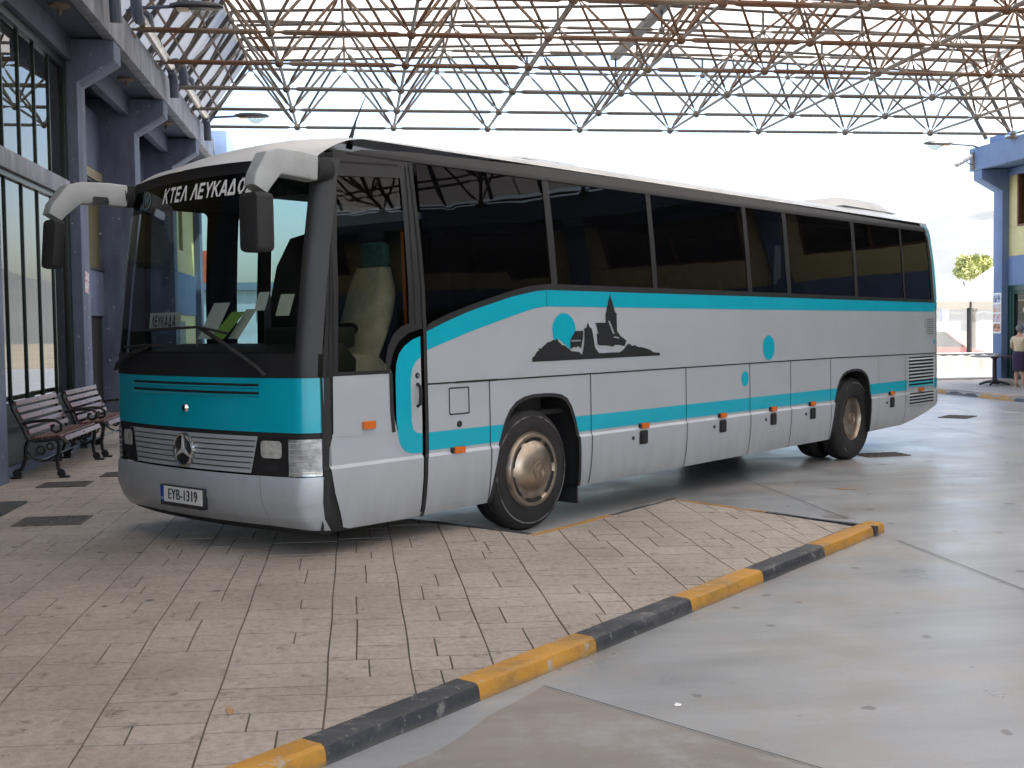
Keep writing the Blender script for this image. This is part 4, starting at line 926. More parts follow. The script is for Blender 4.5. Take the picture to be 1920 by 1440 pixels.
# ---- front
PF('front_panel', [(.014, 1.005), (2.486, 1.005), (2.486, 1.385), (.014, 1.385)], K['teal'])
for z in (1.335, 1.278):
    sl = PF('vent_slot', rrect(.45, z-.010, 2.03, z+.010, .009, 2), K['seam'], .003)
    mb = MB(); vs = []; ny_ = 24
    for k in range(ny_+1):
        y = .45+1.58*k/ny_; x = xf(y, z); vs += [(x-.001, y, z-.028), (x-.016, y, z-.016), (x-.004, y, z-.009)]
    mb.add(vs, [(3*k+i, 3*k+3+i, 3*k+4+i, 3*k+1+i) for k in range(ny_) for i in range(2)]); mb.build('lip', K['teal'], sl, ang=60)
mb = MB(); mb.lathe([(.0, .022), (.022, .02), (.03, .010), (.034, 0)], 20, lambda r, h, a: (xf(1.25, 1.15)-h, 1.25+r*math.cos(a), 1.153+r*math.sin(a))); mb.build('badge', K['chrome'], BUS)
PF('front_gap', [(.03, .966), (2.47, .966), (2.47, 1.006), (.03, 1.006)], K['rubber'], -.006)
def star(cx, cy, r, yx):
    o = []
    for q in range(6):
        a = R(90+60*q); rr_ = r if q % 2 == 0 else r*.17; o.append((rr_*math.cos(a), rr_*math.sin(a)))
    return o
gr = PF('grille', [(.53, .712), (1.97, .712), (2.04, .975), (.46, .975)], K['silver'], .012)
mb = MB()
for q in range(6):
    z = .742+.039*q; vs = []; a0, a1 = .54-.07*(z-.712)/.26, 1.96+.07*(z-.712)/.26
    for k in range(25):
        y = a0+(a1-a0)*k/24; x = xf(y, z)-.0145; vs += [(x, y, z), (x, y, z+.009)]
    mb.add(vs, [(2*k, 2*k+2, 2*k+3, 2*k+1) for k in range(24)])
mb.build('grille_lines', K['purlin'], gr)
em = MB(); em.lathe([(.0, .012), (.112, .012), (.114, .0)], 36, lambda r, h, a: (xf(1.25, .845)-.014-h, 1.25+r*math.cos(a), .845+r*math.sin(a))); e_ = em.build('emblem', K['black'], BUS)
em = MB(); em.lathe([(.104, .012), (.106, .024), (.115, .028), (.124, .022), (.126, .0)], 36, lambda r, h, a: (xf(1.25, .845)-.014-h, 1.25+r*math.cos(a), .845+r*math.sin(a)))
em.build('emblem_ring', K['chrome'], e_)
em = MB(); em.prism(star(0, 0, .108, 1), lambda a, b: (xf(1.25, .845)-.0275, 1.25+a, .845+b), lambda a, b: (xf(1.25, .845)-.040, 1.25+a*.97, .845+b*.97)); em.build('emblem_star', K['star'], e_, ang=20)
for sd_ in (0, 1):
    my = (lambda y: y) if sd_ == 0 else (lambda y: W-y)
    def Q(y0, y1, z0, z1): return [(my(y0), z0), (my(y1), z0), (my(y1), z1), (my(y0), z1)]
    hl = PF('headlight', Q(.014, .53, .700, .966), K['black'], .002)
    rl = PF('reflector', [(my(a), b) for a, b in rrect(.25, .825, .435, .948, .03)], K['reflector'], .012, hl)
    PF('lens', Q(.018, .195, .705, .962), K['lens'], .010, hl)
    mb = MB()
    for q in range(6): 
        z = .725+.042*q; ya, yb = my(.034), my(.19); mb.tube([(xf(ya+(yb-ya)*k/6, z)-.011, ya+(yb-ya)*k/6, z) for k in range(7)], .003, 4)
    mb.build('lens_ribs', K['lightgrey'], hl)
    PF('fog_lamp', [(my(.34+.06*math.cos(2*math.pi*k/16)), .762+.04*math.sin(2*math.pi*k/16)) for k in range(16)], K['rubber'], .006, hl)
# bumper
def seg(y0, y1, z0=.318, z1=.698): return [(y0, z0), (y1, z0), (y1, z1), (y0, z1)]
PF('bumper', [(.46, .335), (2.04, .335), (2.10, .40), (2.06, .698), (.44, .698), (.40, .40)], K['silver'], .010)
PF('bumper', [(.03, .312), (.10, .318), (.46, .335), (.40, .40), (.44, .698), (.012, .698), (.012, .52), (.02, .42)], K['silver'], .008)
PF('bumper', [(2.43, .31), (2.40, .318), (2.04, .335), (2.10, .40), (2.06, .698), (2.488, .698), (2.488, .52), (2.48, .42)], K['silver'], .008)
PF('bumper_valance', [(.05, .28), (2.45, .28), (2.45, .36), (.05, .36)], K['rubber'], -.01)
pl = MB(); xp = xf(1.25, .5)-.012
pl.box((xp-.028, .975, .415), (xp+.01, 1.525, .570)); npl = pl.build('number_plate', K['black'], BUS, bevel=.004)
MB().box((xp-.033, .985, .446), (xp-.0285, 1.470, .562)).build('plate_face', K['white'], npl)
MB().box((xp-.033, 1.471, .446), (xp-.0285, 1.515, .562)).build('plate_band', K['blue'], npl)
pf = lambda cy, cz: (lambda a, b: (xp-.0342, cy-a, cz+b))
text('plate_lettering', 'EYB-1319', .112, pf(1.226, .503), K['decal'], npl, bold=.0035, xs=.83, spacing=1.02)
text('plate_lettering', 'GR', .03, pf(1.493, .468), K['white'], npl)
# windscreen and its black surround
PF('windscreen_panel', [(.03, 1.386), (2.47, 1.386), (2.47, 1.548), (.03, 1.548)], K['black'], .001)
PF('windscreen_frame', [[(.018, 1.549), (2.482, 1.549), (2.482, 2.915), (1.9, 2.94), (1.25, 2.95), (.6, 2.94), (.018, 2.915)], [(.14, 1.555)]+[(.14, 2.835), (.6, 2.855), (1.25, 2.862), (1.9, 2.855), (2.415, 2.835), (2.415, 1.555)]], K['black'], .001)
PF('windscreen', [(.13, 1.553), (2.42, 1.553), (2.42, 2.66), (.13, 2.66)], K['windglass'], -.004)
PF('sun_strip', [(.13, 2.661), (2.42, 2.661), (2.42, 2.85), (1.9, 2.87), (1.25, 2.877), (.6, 2.87), (.13, 2.85)], K['sunstrip'], -.004)
K['lettering'] = mat('white_lettering', (.9, .9, .9), .5)
tf = lambda cy, cz: (lambda a, b: (xf(cy-a, cz+b)-.004, cy-a, cz+b))
stroke_text('route_lettering', 'ΚΤΕΛ ΛΕΥΚΑΔΟΣ', .118, .098, tf(1.19, 2.765), K['lettering'], BUS, weight=.20, shear=.22, gap=.12)
lt = mat('faint_blue_print', (.03, .22, .30), .5)
PF('number_sticker', [[(2.06+.075*math.cos(2*math.pi*k/24), 2.755+.07*math.sin(2*math.pi*k/24)) for k in range(24)], [(2.06+.066*math.cos(2*math.pi*k/24), 2.755+.061*math.sin(2*math.pi*k/24)) for k in range(24)]], lt, .002)
text('sticker_lettering', '19', .085, tf(2.06, 2.755), lt, BUS)
# wipers
def wiper(pts, blade):
    mb = MB(); mb.tube(pts, .016, 6); a = mb.build('wiper', K['rubber'], BUS)
    mb = MB(); mb.tube(blade, .011, 6); mb.build('blade', K['seam'], a)
wp = lambda y, z, o=.03: (xf(y, z)-o, y, z)
wiper([wp(.36, 1.40), wp(.42, 1.46, .045), wp(.75, 1.62), wp(1.05, 1.745)], [wp(.72, 1.700, .04), wp(1.05, 1.75, .04), wp(1.82, 1.735, .035)])
wiper([wp(2.36, 1.42), wp(2.28, 1.47, .045), wp(2.0, 1.555), wp(1.75, 1.60)], [wp(2.15, 1.60, .04), wp(1.75, 1.615, .04), wp(1.05, 1.612, .04)])
# mirrors
for sd_ in (0, 1):
    my = (lambda y: y) if sd_ == 0 else (lambda y: W-y)
    mr = empty('mirror', (0, 0, 0), 0, BUS)
    mb = MB(); pts = []
    for k in range(13): pts.append((-2.20-.155*k/12, my(.085-.02*k/12), 2.83-.008*k/12))
    mb.tube(pts, [.078 if k % 2 else .090 for k in range(13)], 12); mb.build('bellows', K['rubber'], mr)
    # rounded box arm: sweep a rounded rectangle
    path = [(-2.35, .065, 2.825, .075, .090), (-2.50, .05, 2.832, .075, .090), (-2.70, .01, 2.83, .073, .088), (-2.77, -.005, 2.81, .07, .092), (-2.875, -.038, 2.69, .064, .075), (-2.905, -.045, 2.63, .06, .06)]
    mb = MB(); vs = []; n = 16
    for i, (x, y, z, a, b) in enumerate(path):
        q0 = Vector(path[max(0, i-1)][:3]); q1 = Vector(path[min(len(path)-1, i+1)][:3]); t = (q1-q0).normalized(); sdv = Vector((0, 1, 0)); upv = t.cross(sdv).normalized()
        for k in range(n):
            an = 2*math.pi*k/n; c, s_ = math.cos(an), math.sin(an); c = math.copysign(abs(c)**.28, c); s_ = math.copysign(abs(s_)**.28, s_)
            p = Vector((x, y, z))+sdv*c*a+upv*s_*b; vs.append((p.x, my(p.y), p.z))
    mb.add(vs, [(i*n+k, i*n+(k+1) % n, (i+1)*n+(k+1) % n, (i+1)*n+k) for i in range(len(path)-1) for k in range(n)]+[tuple(range(n)), tuple((len(path)-1)*n+k for k in range(n))]); mb.build('arm', K['armgrey'], mr, ang=24)
    mb = MB(); hw = .065 if sd_ else .10; mb.prism(rrect(my(-.045)-hw-.035*sd_, 2.225, my(-.045)+hw-.035*sd_, 2.61, .04), lambda a, b: (-2.975-(.03*(a-my(-.045))/.1 if sd_ else 0), a+(.06*(2.61-b)/.38-.02 if sd_ else 0), b), lambda a, b: ((-2.875 if sd_ else -2.83)-(.03*(a-my(-.045))/.1 if sd_ else 0), a+(.06*(2.61-b)/.38-.02 if sd_ else 0), b)); mb.build('mirror_head', K['rubber'], mr, bevel=.03)
    mb = MB(); mb.prism(rrect(my(-.045)-.075, 2.25, my(-.045)+.075, 2.585, .03), lambda a, b: (-2.829, a, b), lambda a, b: (-2.826, a, b)); (mb.build('mirror_glass', K['chrome'], mr) if not sd_ else None)
    if sd_:
        mb = MB(); mb.prism(rrect(-2.66, 2.735, -2.52, 2.80, .02), lambda a, b: (a, my(.13), b), lambda a, b: (a, my(.145), b)); mb.build('curb_mirror', K['chrome'], mr)
mb = MB(); mb.box((-2.10, .16, 2.985), (-2.05, .24, 2.998)); mb.build('roof_clip', K['black'], BUS)

# ---- wheels
def wheel(x, yo, yi, side, rim_in=0.0, hub=True):
    w = yi-yo; sg = 1 if side == 0 else -1
    Y = (lambda h: yo+h) if side == 0 else (lambda h: W-yo-h)
    fn = lambda r, h, a: (x+r*math.cos(a), Y(h), .515+r*math.sin(a))
    mb = MB(); mb.lathe([(.27, .03), (.30, .012), (.335, .004), (.36, .0), (.43, .0), (.475, .012), (.498, .03), (.512, .055), (.516, .08), (.509, .084), (.509, .092), (.516, .096), (.516, w/2-.01), (.508, w/2-.006), (.508, w/2+.006), (.516, w/2+.01), (.516, w-.08), (.50, w-.03), (.45, w), (.30, w)], 56, fn)
    t = mb.build('wheel', K['tyre'], BUS, ang=50)
    mb = MB(); mb.lathe([(.445, -.002), (.452, -.003), (.458, -.001)], 56, fn)
    mb.build('sidewall_ring', mat('scuffed_rubber', (.03, .028, .028), .7, col2=(.16, .155, .15), vscale=4, thr=(.42, .50)) if 'scuff' not in K else K['scuff'], t)
    if hub:
        mb = MB()
        if rim_in: mb.lathe([(.33, .03), (.305, .022), (.295, .02), (.265, rim_in*.6), (.255, rim_in), (.235, rim_in), (.228, rim_in-.012), (.20, rim_in-.022), (.12, rim_in-.034), (.075, rim_in-.038), (.07, rim_in-.044), (.0, rim_in-.044)], 48, fn)
        else: mb.lathe([(.33, .02), (.318, -.012), (.305, -.028), (.278, -.026), (.262, -.010), (.250, -.012), (.238, -.024), (.21, -.045), (.15, -.067), (.095, -.078), (.085, -.081), (.0, -.081)], 48, fn)
        hc = mb.build('hubcap', K['hub'], t, ang=40)
        z0 = (rim_in-.046) if rim_in else -.083
        mb = MB(); mb.lathe([(.062, z0+.006), (.066, z0-.006), (.074, z0-.006), (.078, z0+.008)], 30, fn); a0 = 1.1 if rim_in else -.5
        so_ = star(0, 0, .068, 1); ca, sa = math.cos(a0), math.sin(a0)
        mb.prism([(p[0]*ca-p[1]*sa, p[0]*sa+p[1]*ca) for p in so_], lambda a, b: (x+a, Y(z0+.002), .515+b), lambda a, b: (x+a, Y(z0-.006), .515+b)); mb.build('star', K['hub'], hc, ang=20)
        ra, rb_, zz = (.255, .285, .012) if rim_in else (.246, .272, -.024)
        for q in range(6):
            mb = MB(); c0 = R(60*q+8); vs = []
            for k in range(9):
                an = c0+R(44)*k/8
                if rim_in: vs += [fn(.258, rim_in-.004, an), fn(.284, .014, an)]
                else: vs += [fn(ra, zz+.006, an), fn(rb_, zz-.004, an)]
            mb.add(vs, [(2*k, 2*k+2, 2*k+3, 2*k+1) for k in range(8)]); mb.build('slot', K['seam'], hc)
    return t
wheel(-.02, .055, .345, 0); wheel(6.385, .075, .355, 0, rim_in=.075); wheel(6.385, .43, .71, 0, hub=False)
wheel(-.02, .055, .345, 1); wheel(6.385, .075, .355, 1, rim_in=.075); wheel(6.385, .43, .71, 1, hub=False)

# ---- inside
mb = MB(); mb.box((-2.2, .12, .96), (8.8, W-.12, 1.0)); mb.build('floor', K['dark'], BUS)
mb = MB(); mb.box((-2.12, .22, 2.90), (8.6, W-.22, 2.93)); mb.build('ceiling_lining', K['ceilint'], BUS)
mb = MB(); mb.prism([(.1, 1.0), (2.05, 1.0), (2.03, 2.0), (1.94, 2.27), (1.75, 2.50), (1.33, 2.56), (.1, 2.56)], lambda y, z: (-1.18, y, z), lambda y, z: (-1.15, y, z)); mb.build('added_dark_panel', K['dark'], BUS)  # added dark panel, shaped to block the bright view through the windscreen
mb = MB()
prof = [(-2.34, 1.2), (-2.34, 1.56), (-2.1, 1.60), (-1.95, 1.62), (-1.82, 1.50), (-1.85, 1.1)]
mb.prism(prof, lambda x, z: (x, .22, z), lambda x, z: (x, W-.3, z)); mb.build('dashboard', K['dash'], BUS, bevel=.015)
mb = MB(); mb.box((-2.02, .25, 1.58), (-1.80, 1.05, 1.74)); mb.build('instrument_cowl', K['dash'], BUS, bevel=.03)
mb = MB(); c = Vector((-1.72, .66, 1.66)); ax = Vector((-.45, 0, 1)).normalized(); u = Vector((0, 1, 0)); v = ax.cross(u)
ring = [c+(u*math.cos(2*math.pi*k/28)+v*math.sin(2*math.pi*k/28))*.23 for k in range(29)]; mb.tube(ring, .016, 8, False)
for a in (0, 2.1, 4.2): mb.tube([c, c+(u*math.cos(a)+v*math.sin(a))*.22], .012, 6)
mb.tube([c, c-ax*.4], .03, 8); mb.build('steering_wheel', K['rubber'], BUS)
def seat(x, y, m, m2, tall=2.18, w=.24, covers=False):
    s = empty('driver_seat' if covers else 'passenger_seat', (0, 0, 0), 0, BUS)
    mb = MB(); mb.prism([(x-.50, 1.36), (x-.50, 1.50), (x-.42, 1.545), (x-.05, 1.52), (x+.10, 1.40), (x+.10, 1.34)], lambda a, b: (a, y-w, b), lambda a, b: (a, y+w, b)); mb.build('cushion', m, s, bevel=.035)
    back = [(x-.10, 1.46), (x+.06, 1.44), (x+.20, tall-.18), (x+.19, tall-.14), (x+.09, tall-.13), (x+.05, tall-.2)]
    mb = MB(); n = 14; vs = []
    for i in range(n+1):
        t = i/n; xx = x-.06+.20*t; zz = 1.46+(tall-.12-1.46)*t; ww = w*(.92+.16*math.sin(t*math.pi))*(1-.28*max(0, t-.75)/.25)
        for k in range(12):
            an = 2*math.pi*k/12; cc, ss = math.cos(an), math.sin(an); vs.append((xx+.075*math.copysign(abs(ss)**.7, ss)+.02*math.sin(5*t+k), y+ww*math.copysign(abs(cc)**.5, cc), zz))
    mb.add(vs, [(i*12+k, i*12+(k+1) % 12, (i+1)*12+(k+1) % 12, (i+1)*12+k) for i in range(n) for k in range(12)]+[tuple(range(12)), tuple(n*12+k for k in range(12))]); mb.build('backrest', m, s, ang=70)
    mb = MB(); mb.prism(rrect(y-.13, tall-.12, y+.13, tall+.08, .05), lambda a, b: (x+.10, a, b), lambda a, b: (x+.20, a, b)); mb.build('headrest', m2, s, bevel=.03)
    mb = MB(); mb.box((x-.42, y-.18, 1.0), (x+.02, y+.18, 1.35)); mb.build('pedestal', K['dash'], s)
    return s
seat(-1.42, .60, K['seatcover'], K['sealteal'], tall=2.32, covers=True)
for x in (.35, 1.25, 2.15, 3.05, 4.2, 5.2, 6.2, 7.2):
    for y in (.45, .92, 1.65, 2.1): seat(x, y, K['sealteal'], K['ceilint'], tall=2.2, w=.2)
seat(-.55, 1.7, K['sealteal'], K['lightgrey'], tall=2.15, w=.2); seat(-.55, 2.15, K['sealteal'], K['lightgrey'], tall=2.15, w=.2)
mb = MB(); mb.tube([(-1.39, .14, 1.68), (-1.39, .17, 2.45)], .012, 8); mb.build('grab_rail', K['orange'], BUS)
mb = MB(); mb.tube([(-1.15, 1.25, 1.0), (-1.15, 1.25, 2.9)], .02, 8); mb.build('pole', K['lightgrey'], BUS)
# things on the dash
mb = MB(); mb.quad(wp(1.89, 1.735, -.05), wp(1.42, 1.735, -.05), wp(1.42, 1.865, -.05), wp(1.89, 1.865, -.05)); ds = mb.build('destination_card', K['paper'], BUS)
stroke_text('card_lettering', 'ΛΕΥΚΑΔΑ', .085, .050, lambda a, b: (xf(1.66-a, 1.8+b)+.046, 1.66-a, 1.8+b), K['decal'], ds, weight=.2, gap=.26)
def sheet(name, m, y0, y1, z0, z1, ry=.25, dx=.12):
    mb = MB(); mb.quad((xf(y0, z0)+dx, y0, z0), (xf(y1, z0)+dx, y1, z0), (xf(y1, z0)+dx+ry*(z1-z0), y1-.03, z1), (xf(y0, z0)+dx+ry*(z1-z0), y0-.03, z1)); mb.build(name, m, BUS)
sheet('paper_sheet', K['paper'], 1.28, 1.08, 1.66, 1.93, .5); sheet('paper_sheet', K['paper'], 1.02, .90, 1.66, 1.88, .7, .2); sheet('folder', K['green'], 1.10, .94, 1.66, 1.86, .9, .1)
sheet('pass_card', K['paper'], .56, .46, 1.86, 1.99, .2, .03); sheet('pass_card', mat('yellow_pass', (.7, .66, .4), .6, col2=(.8, .8, .75), vscale=18), .36, .24, 1.82, 1.97, .2, .03)
# ------------------------------------------------------------------ benches
def make_bench(label):
    t = empty('park_bench', (0, 0, 0)); tag(t, label, 'bench', 'benches in front of the terminal glazing')
    L = 1.80                                                             # along local y, seat faces local +x
    prof = [(-.02, .86), (-.045, .82), (-.03, .76), (.02, .66), (.07, .56), (.10, .47), (.13, .425), (.2, .41), (.34, .42), (.44, .435), (.49, .42), (.505, .385)]
    for yy in (.0, L):
        mb = MB()
        mb.tube([(x, yy, z) for x, z in prof], .020, 8)
        mb.tube([(.045, yy, .60), (.16, yy, .625), (.32, yy, .64), (.42, yy, .635), (.475, yy, .59), (.47, yy, .53), (.42, yy, .505), (.37, yy, .53), (.375, yy, .575), (.41, yy, .58)], .018, 8)
        mb.tube([(.40, yy, .435), (.445, yy, .38), (.44, yy, .30), (.42, yy, .2), (.43, yy, .1), (.47, yy, .045), (.50, yy, .025)], .022, 8)
        mb.tube([(.12, yy, .42), (.09, yy, .34), (.085, yy, .22), (.05, yy, .12), (.0, yy, .06), (-.03, yy, .02)], .022, 8)
        mb.tube([(.11, yy, .30), (.17, yy, .22), (.25, yy, .19), (.33, yy, .2), (.41, yy, .25)], .013, 6)
        mb.tube([(.25+.045*math.cos(a*.7), yy, .31+.045*math.sin(a*.7)) for a in range(10)], .013, 6)
        mb.tube([(.35+.035*math.cos(a*.7), yy, .35+.035*math.sin(a*.7)) for a in range(10)], .012, 6)
        mb.box((.44, yy-.03, 0), (.55, yy+.03, .022)); mb.box((-.07, yy-.03, 0), (.04, yy+.03, .022))
        mb.prism(arc(0, 0, .045, 0, 360, 10)[:-1], lambda a, b, yy=yy: (.46+a, yy-.02, .055+b), lambda a, b, yy=yy: (.46+a, yy+.02, .055+b))
        mb.prism(arc(0, 0, .05, 0, 360, 10)[:-1], lambda a, b, yy=yy: (-.0+a, yy-.02, .06+b), lambda a, b, yy=yy: (-.0+a, yy+.02, .06+b))
        mb.build('end_frame', K['iron'], t)
    mb = MB(); mb.tube([(.26, 0, .20), (.26, L*.5, .20), (.26, L, .20)], .010, 6); mb.build('stretcher', K['iron'], t)
    def slat(x, z, dx, dz, w, th):
        d = Vector((dx, dz)).normalized(); n = Vector((-d.y, d.x))
        c = [(x-d.x*w/2, z-d.y*w/2), (x+d.x*w/2, z+d.y*w/2), (x+d.x*w/2+n.x*th, z+d.y*w/2+n.y*th), (x-d.x*w/2+n.x*th, z-d.y*w/2+n.y*th)]
        mb = MB(); mb.prism(c, lambda a, b: (a, .015, b), lambda a, b: (a, L-.015, b)); mb.cur = 1
        for yy in (L*.5,): mb.sphere((x+n.x*(th+.001), yy, z+n.y*(th+.001)), .010, 4)
        mb.build('slat', [K['slat'], K['iron']], t, bevel=.004)
    for x, z, dx, dz in ((-.02, .825, .3, -1), (.0, .745, .45, -1), (.04, .665, .5, -1), (.08, .585, .5, -1), (.112, .505, .35, -1)): slat(x, z, -dx, -dz, .058, -.022)
    for x, z in ((.17, .432), (.235, .43), (.30, .434), (.365, .440), (.43, .448)): slat(x, z, 1, .06, .05, .022)
    slat(.495, .425, .5, -1, .058, .022)
    return t
b1 = make_bench('nearer slatted bench with curled iron ends below the window'); b1.location = (-3.70, 13.52, PZ)
b2 = copy_tree(b1); b2['label'] = 'farther slatted bench partly hidden by the coach front'; b2.location = (-3.66, 15.62, PZ)

# ------------------------------------------------------------------ lamps, camera
def street_lamp(loc, flip, label, arm=.55, tilt=8):
    t = empty('canopy_lamp', loc); tag(t, label, 'lamp', 'cobra head lamps under the canopy'); s = -1 if flip else 1
    mb = MB(); mb.tube([(0, 0, -.05), (s*.15, 0, .0), (s*arm, 0, .03)], .026, 8); mb.build('arm', K['bluepipe'], t)
    mb = MB(); n = 10; m = 12; vs = []
    sec = [(.0, .05, .05), (.06, .07, .06), (.12, .13, .075), (.25, .155, .085), (.45, .16, .085), (.60, .145, .075), (.72, .10, .05), (.76, .03, .02)]
    for x, w, h in sec:
        for k in range(m):
            a = 2*math.pi*k/m; z = math.sin(a); vs.append((s*(arm+x), w*math.cos(a), .03+h*(z if z > 0 else z*.35)))
    mb.add(vs, [(i*m+k, i*m+(k+1) % m, (i+1)*m+(k+1) % m, (i+1)*m+k) for i in range(len(sec)-1) for k in range(m)]+[tuple(range(m))]); mb.build('housing', K['lampbody'], t, ang=50)
    mb = MB(); vs = []
    for x, w, h in ((.28, .05, .02), (.33, .11, .09), (.46, .125, .145), (.56, .11, .11), (.68, .06, .03)):
        for k in range(9): a = math.pi+math.pi*k/8; vs.append((s*(arm+x), w*math.cos(a), -.002+h*math.sin(a)))
    mb.add(vs, [(i*9+k, i*9+k+1, (i+1)*9+k+1, (i+1)*9+k) for i in range(4) for k in range(8)]); mb.build('diffuser', K['lampglass'], t, ang=60)
    mb = MB(); mb.box((s*(arm+.10), -.09, -.02) if s > 0 else (s*(arm+.27), -.09, -.02), (s*(arm+.27), .09, .0) if s > 0 else (s*(arm+.10), .09, .0)); mb.build('reflector', K['hub'], t)
    return t
street_lamp((-3.2, 17.95, 6.42), False, 'big lamp head at the top left in front of the sloping roof sheets', .62)
street_lamp((-3.2, 27.35, 6.50), False, 'lamp head reaching out from the far end of the left beam', .62)
street_lamp((15.84, 28.55, 6.20), True, 'lamp head on a thin arm beside the right building', .68)
cc = empty('security_camera', (15.84, 28.75, 5.95)); tag(cc, 'white tube security camera on the corner of the blue right beam', 'camera')
mb = MB(); mb.tube([(-.05, 0, .0), (-.45, 0, -.22)], .06, 12); mb.build('housing', K['white'], cc)
mb = MB(); mb.tube([(-.452, 0, -.221), (-.49, 0, -.242)], .055, 12); mb.build('lens_hood', K['lightgrey'], cc)
mb = MB(); mb.tube([(0, 0, -.2), (-.1, 0, -.2), (-.22, 0, -.12)], .014, 6); mb.box((-.02, -.05, -.34), (.0, .05, .1)); mb.build('bracket', K['rust'], cc)
mb = MB(); mb.tube([(-.25, .02, -.16), (-.28, .02, -.4), (-.16, .02, -.5), (-.05, .02, -.3)], .006, 6); mb.build('cable', K['lightgrey'], cc)

# ------------------------------------------------------------------ drain covers and mats on the pavement, grates in the road
def cover(name, loc, w, l, rz, label, cat, m, group=None, bars=True, z=.004):
    t = empty(name, loc, rz); tag(t, label, cat, group)
    mb = MB(); mb.box((-w/2, -l/2, -.01), (w/2, -l/2+.02, z+.006)); mb.box((-w/2, l/2-.02, -.01), (w/2, l/2, z+.006)); mb.box((-w/2, -l/2+.02, -.01), (-w/2+.02, l/2-.02, z+.006)); mb.box((w/2-.02, -l/2+.02, -.01), (w/2, l/2-.02, z+.006)); mb.build('rim', m, t)
    mb = MB(); mb.box((-w/2+.021, -l/2+.021, -.01), (w/2-.021, l/2-.021, z-.001)); mb.build('plate', m, t)
    mb = MB(); n = int(w/.05); k2 = int(l/.05)
    for i in range(n):
        for j in range(k2):
            if (i+j) % 2: continue
            x, y = -w/2+.04+i*(w-.08)/max(1, n-1), -l/2+.04+j*(l-.08)/max(1, k2-1); mb.box((x-.018, y-.018, z-.0005), (x+.018, y+.018, z+.006))
    mb.build('studs', m, t); return t
cover('drain_cover', (-2.57, 10.38, PZ), .56, .46, 0, 'studded metal cover in the paving, nearest of three left of the coach', 'drain cover', K['grate'], 'drain covers in the pavement')
cover('drain_cover', (-3.05, 12.87, PZ), .5, .4, 0, 'reddish metal cover in the paving in front of the nearer bench', 'drain cover', K['grate'], 'drain covers in the pavement')
cover('drain_cover', (-2.62, 13.65, PZ), .42, .38, 0, 'metal cover in the paving beside the coach bumper', 'drain cover', K['grate'], 'drain covers in the pavement')
mb = MB(); mb.prism(rrect(-.6, -.44, .36, .44, .03), lambda a, b: (a, b, .0), lambda a, b: (a, b, .014)); o = mb.build('door_mat', K['mat'], bevel=.003); o.location = (-3.45, 11.15, PZ+.004); tag(o, 'dark grey door mat lying at the left edge', 'mat')
cover('road_grate', (6.75, 14.50, .002), .6, .38, R(6), 'iron grate in the road behind the rear wheel of the coach', 'grate', K['grate'], 'grates in the road')
cover('road_grate', (10.72, 19.96, .002), .65, .5, R(45), 'diamond turned iron grate in the road before the far kerb', 'grate', K['grate'], 'grates in the road')
mb = MB(); mb.add([(0, 0, 0), (.05, .01, 0), (.065, .04, .004), (.02, .05, .012), (-.01, .03, .004)], [(0, 1, 3), (1, 2, 3), (0, 3, 4), (0, 4, 1), (1, 4, 2)]); mb.v = [(x*.5, y*.5, z*.8) for x, y, z in mb.v]; o = mb.build('paper_scrap', K['white']); o.location = (1.40, 5.10, .004); tag(o, 'tiny white paper scrap on the road beside the slab joint', 'litter')

K['oldpaint'] = mat('old_orange_paint', (.42, .20, .03), .7, col2=(.40, .33, .26), vscale=14, thr=(.40, .58))
for (cx, cy), (lx, ly), ang_, zz in (((-.565, 5.13), (.018, .075), R(8), 'p'), ((5.0, 11.6), (.13, .035), R(-30), 'r')):
    z = pz(cx, cy)+.0035 if zz == 'p' else .005; rq = random.Random(3); ca, sa = math.cos(ang_), math.sin(ang_); pts = []
    for k in range(14):
        a = 2*math.pi*k/14; r = rq.uniform(.7, 1.2); x, y = lx*r*math.cos(a), ly*r*math.sin(a); pts.append((cx+x*ca-y*sa, cy+x*sa+y*ca))
    mb = MB(); mb.prism(pts, lambda x, y, z=z: (x, y, z), lambda x, y, z=z: (x, y, z-.002)); struct(mb.build('paint_mark', K['oldpaint']))
# ------------------------------------------------------------------ beyond the far end: barrier, awning, car, tree, table, woman
fence = empty('plastic_barrier', (16.6, 30.9, FZ)); tag(fence, 'low white plastic sheet barrier with metal foot rail under awning', 'barrier')
mb = MB(); n = 50; vs = []
for k in range(n+1):
    x = -2.2+4.6*k/n; vs += [(x, .012*math.sin(k*1.3), .06), (x, .008*math.sin(k*1.7), .72)]
mb.add(vs, [(2*k, 2*k+2, 2*k+3, 2*k+1) for k in range(n)]); mb.build('sheet', mat('white_tarpaulin', (.60, .58, .54), .6, var=.06), fence, ang=80)
mb = MB(); mb.tube([(-2.2, -.05, .05), (2.4, -.05, .05)], .04, 8); mb.build('foot_rail', K['white'], fence)
mb = MB(); mb.tube([(-2.2, 0, .73), (2.4, 0, .73)], .018, 8); mb.build('top_rail', K['lightgrey'], fence)
aw = empty('awning', (17, 31, 0)); tag(aw, 'cream awning with a scalloped edge and dark posts beyond the coach', 'awning')
mb = MB(); n = 36; vs = []
for k in range(n+1):
    x = -3.4+6.4*k/n; vs += [(x, 0, 2.28+.0), (x, 2.5, max(2.36, 2.40+.64*(x-.6)))]
mb.add(vs, [(2*k, 2*k+2, 2*k+3, 2*k+1) for k in range(n)]); K['canvas'] = mat('cream_canvas', (.46, .43, .37), .8, var=.05); mb.build('canopy_cloth', K['canvas'], aw, ang=60)
mb = MB(); vs = []
for k in range(n*4+1):
    x = -3.4+6.4*k/(n*4); vs += [(x, -.01, 2.28), (x, -.01, 2.10-.05*abs(math.sin(x*3.4)))]
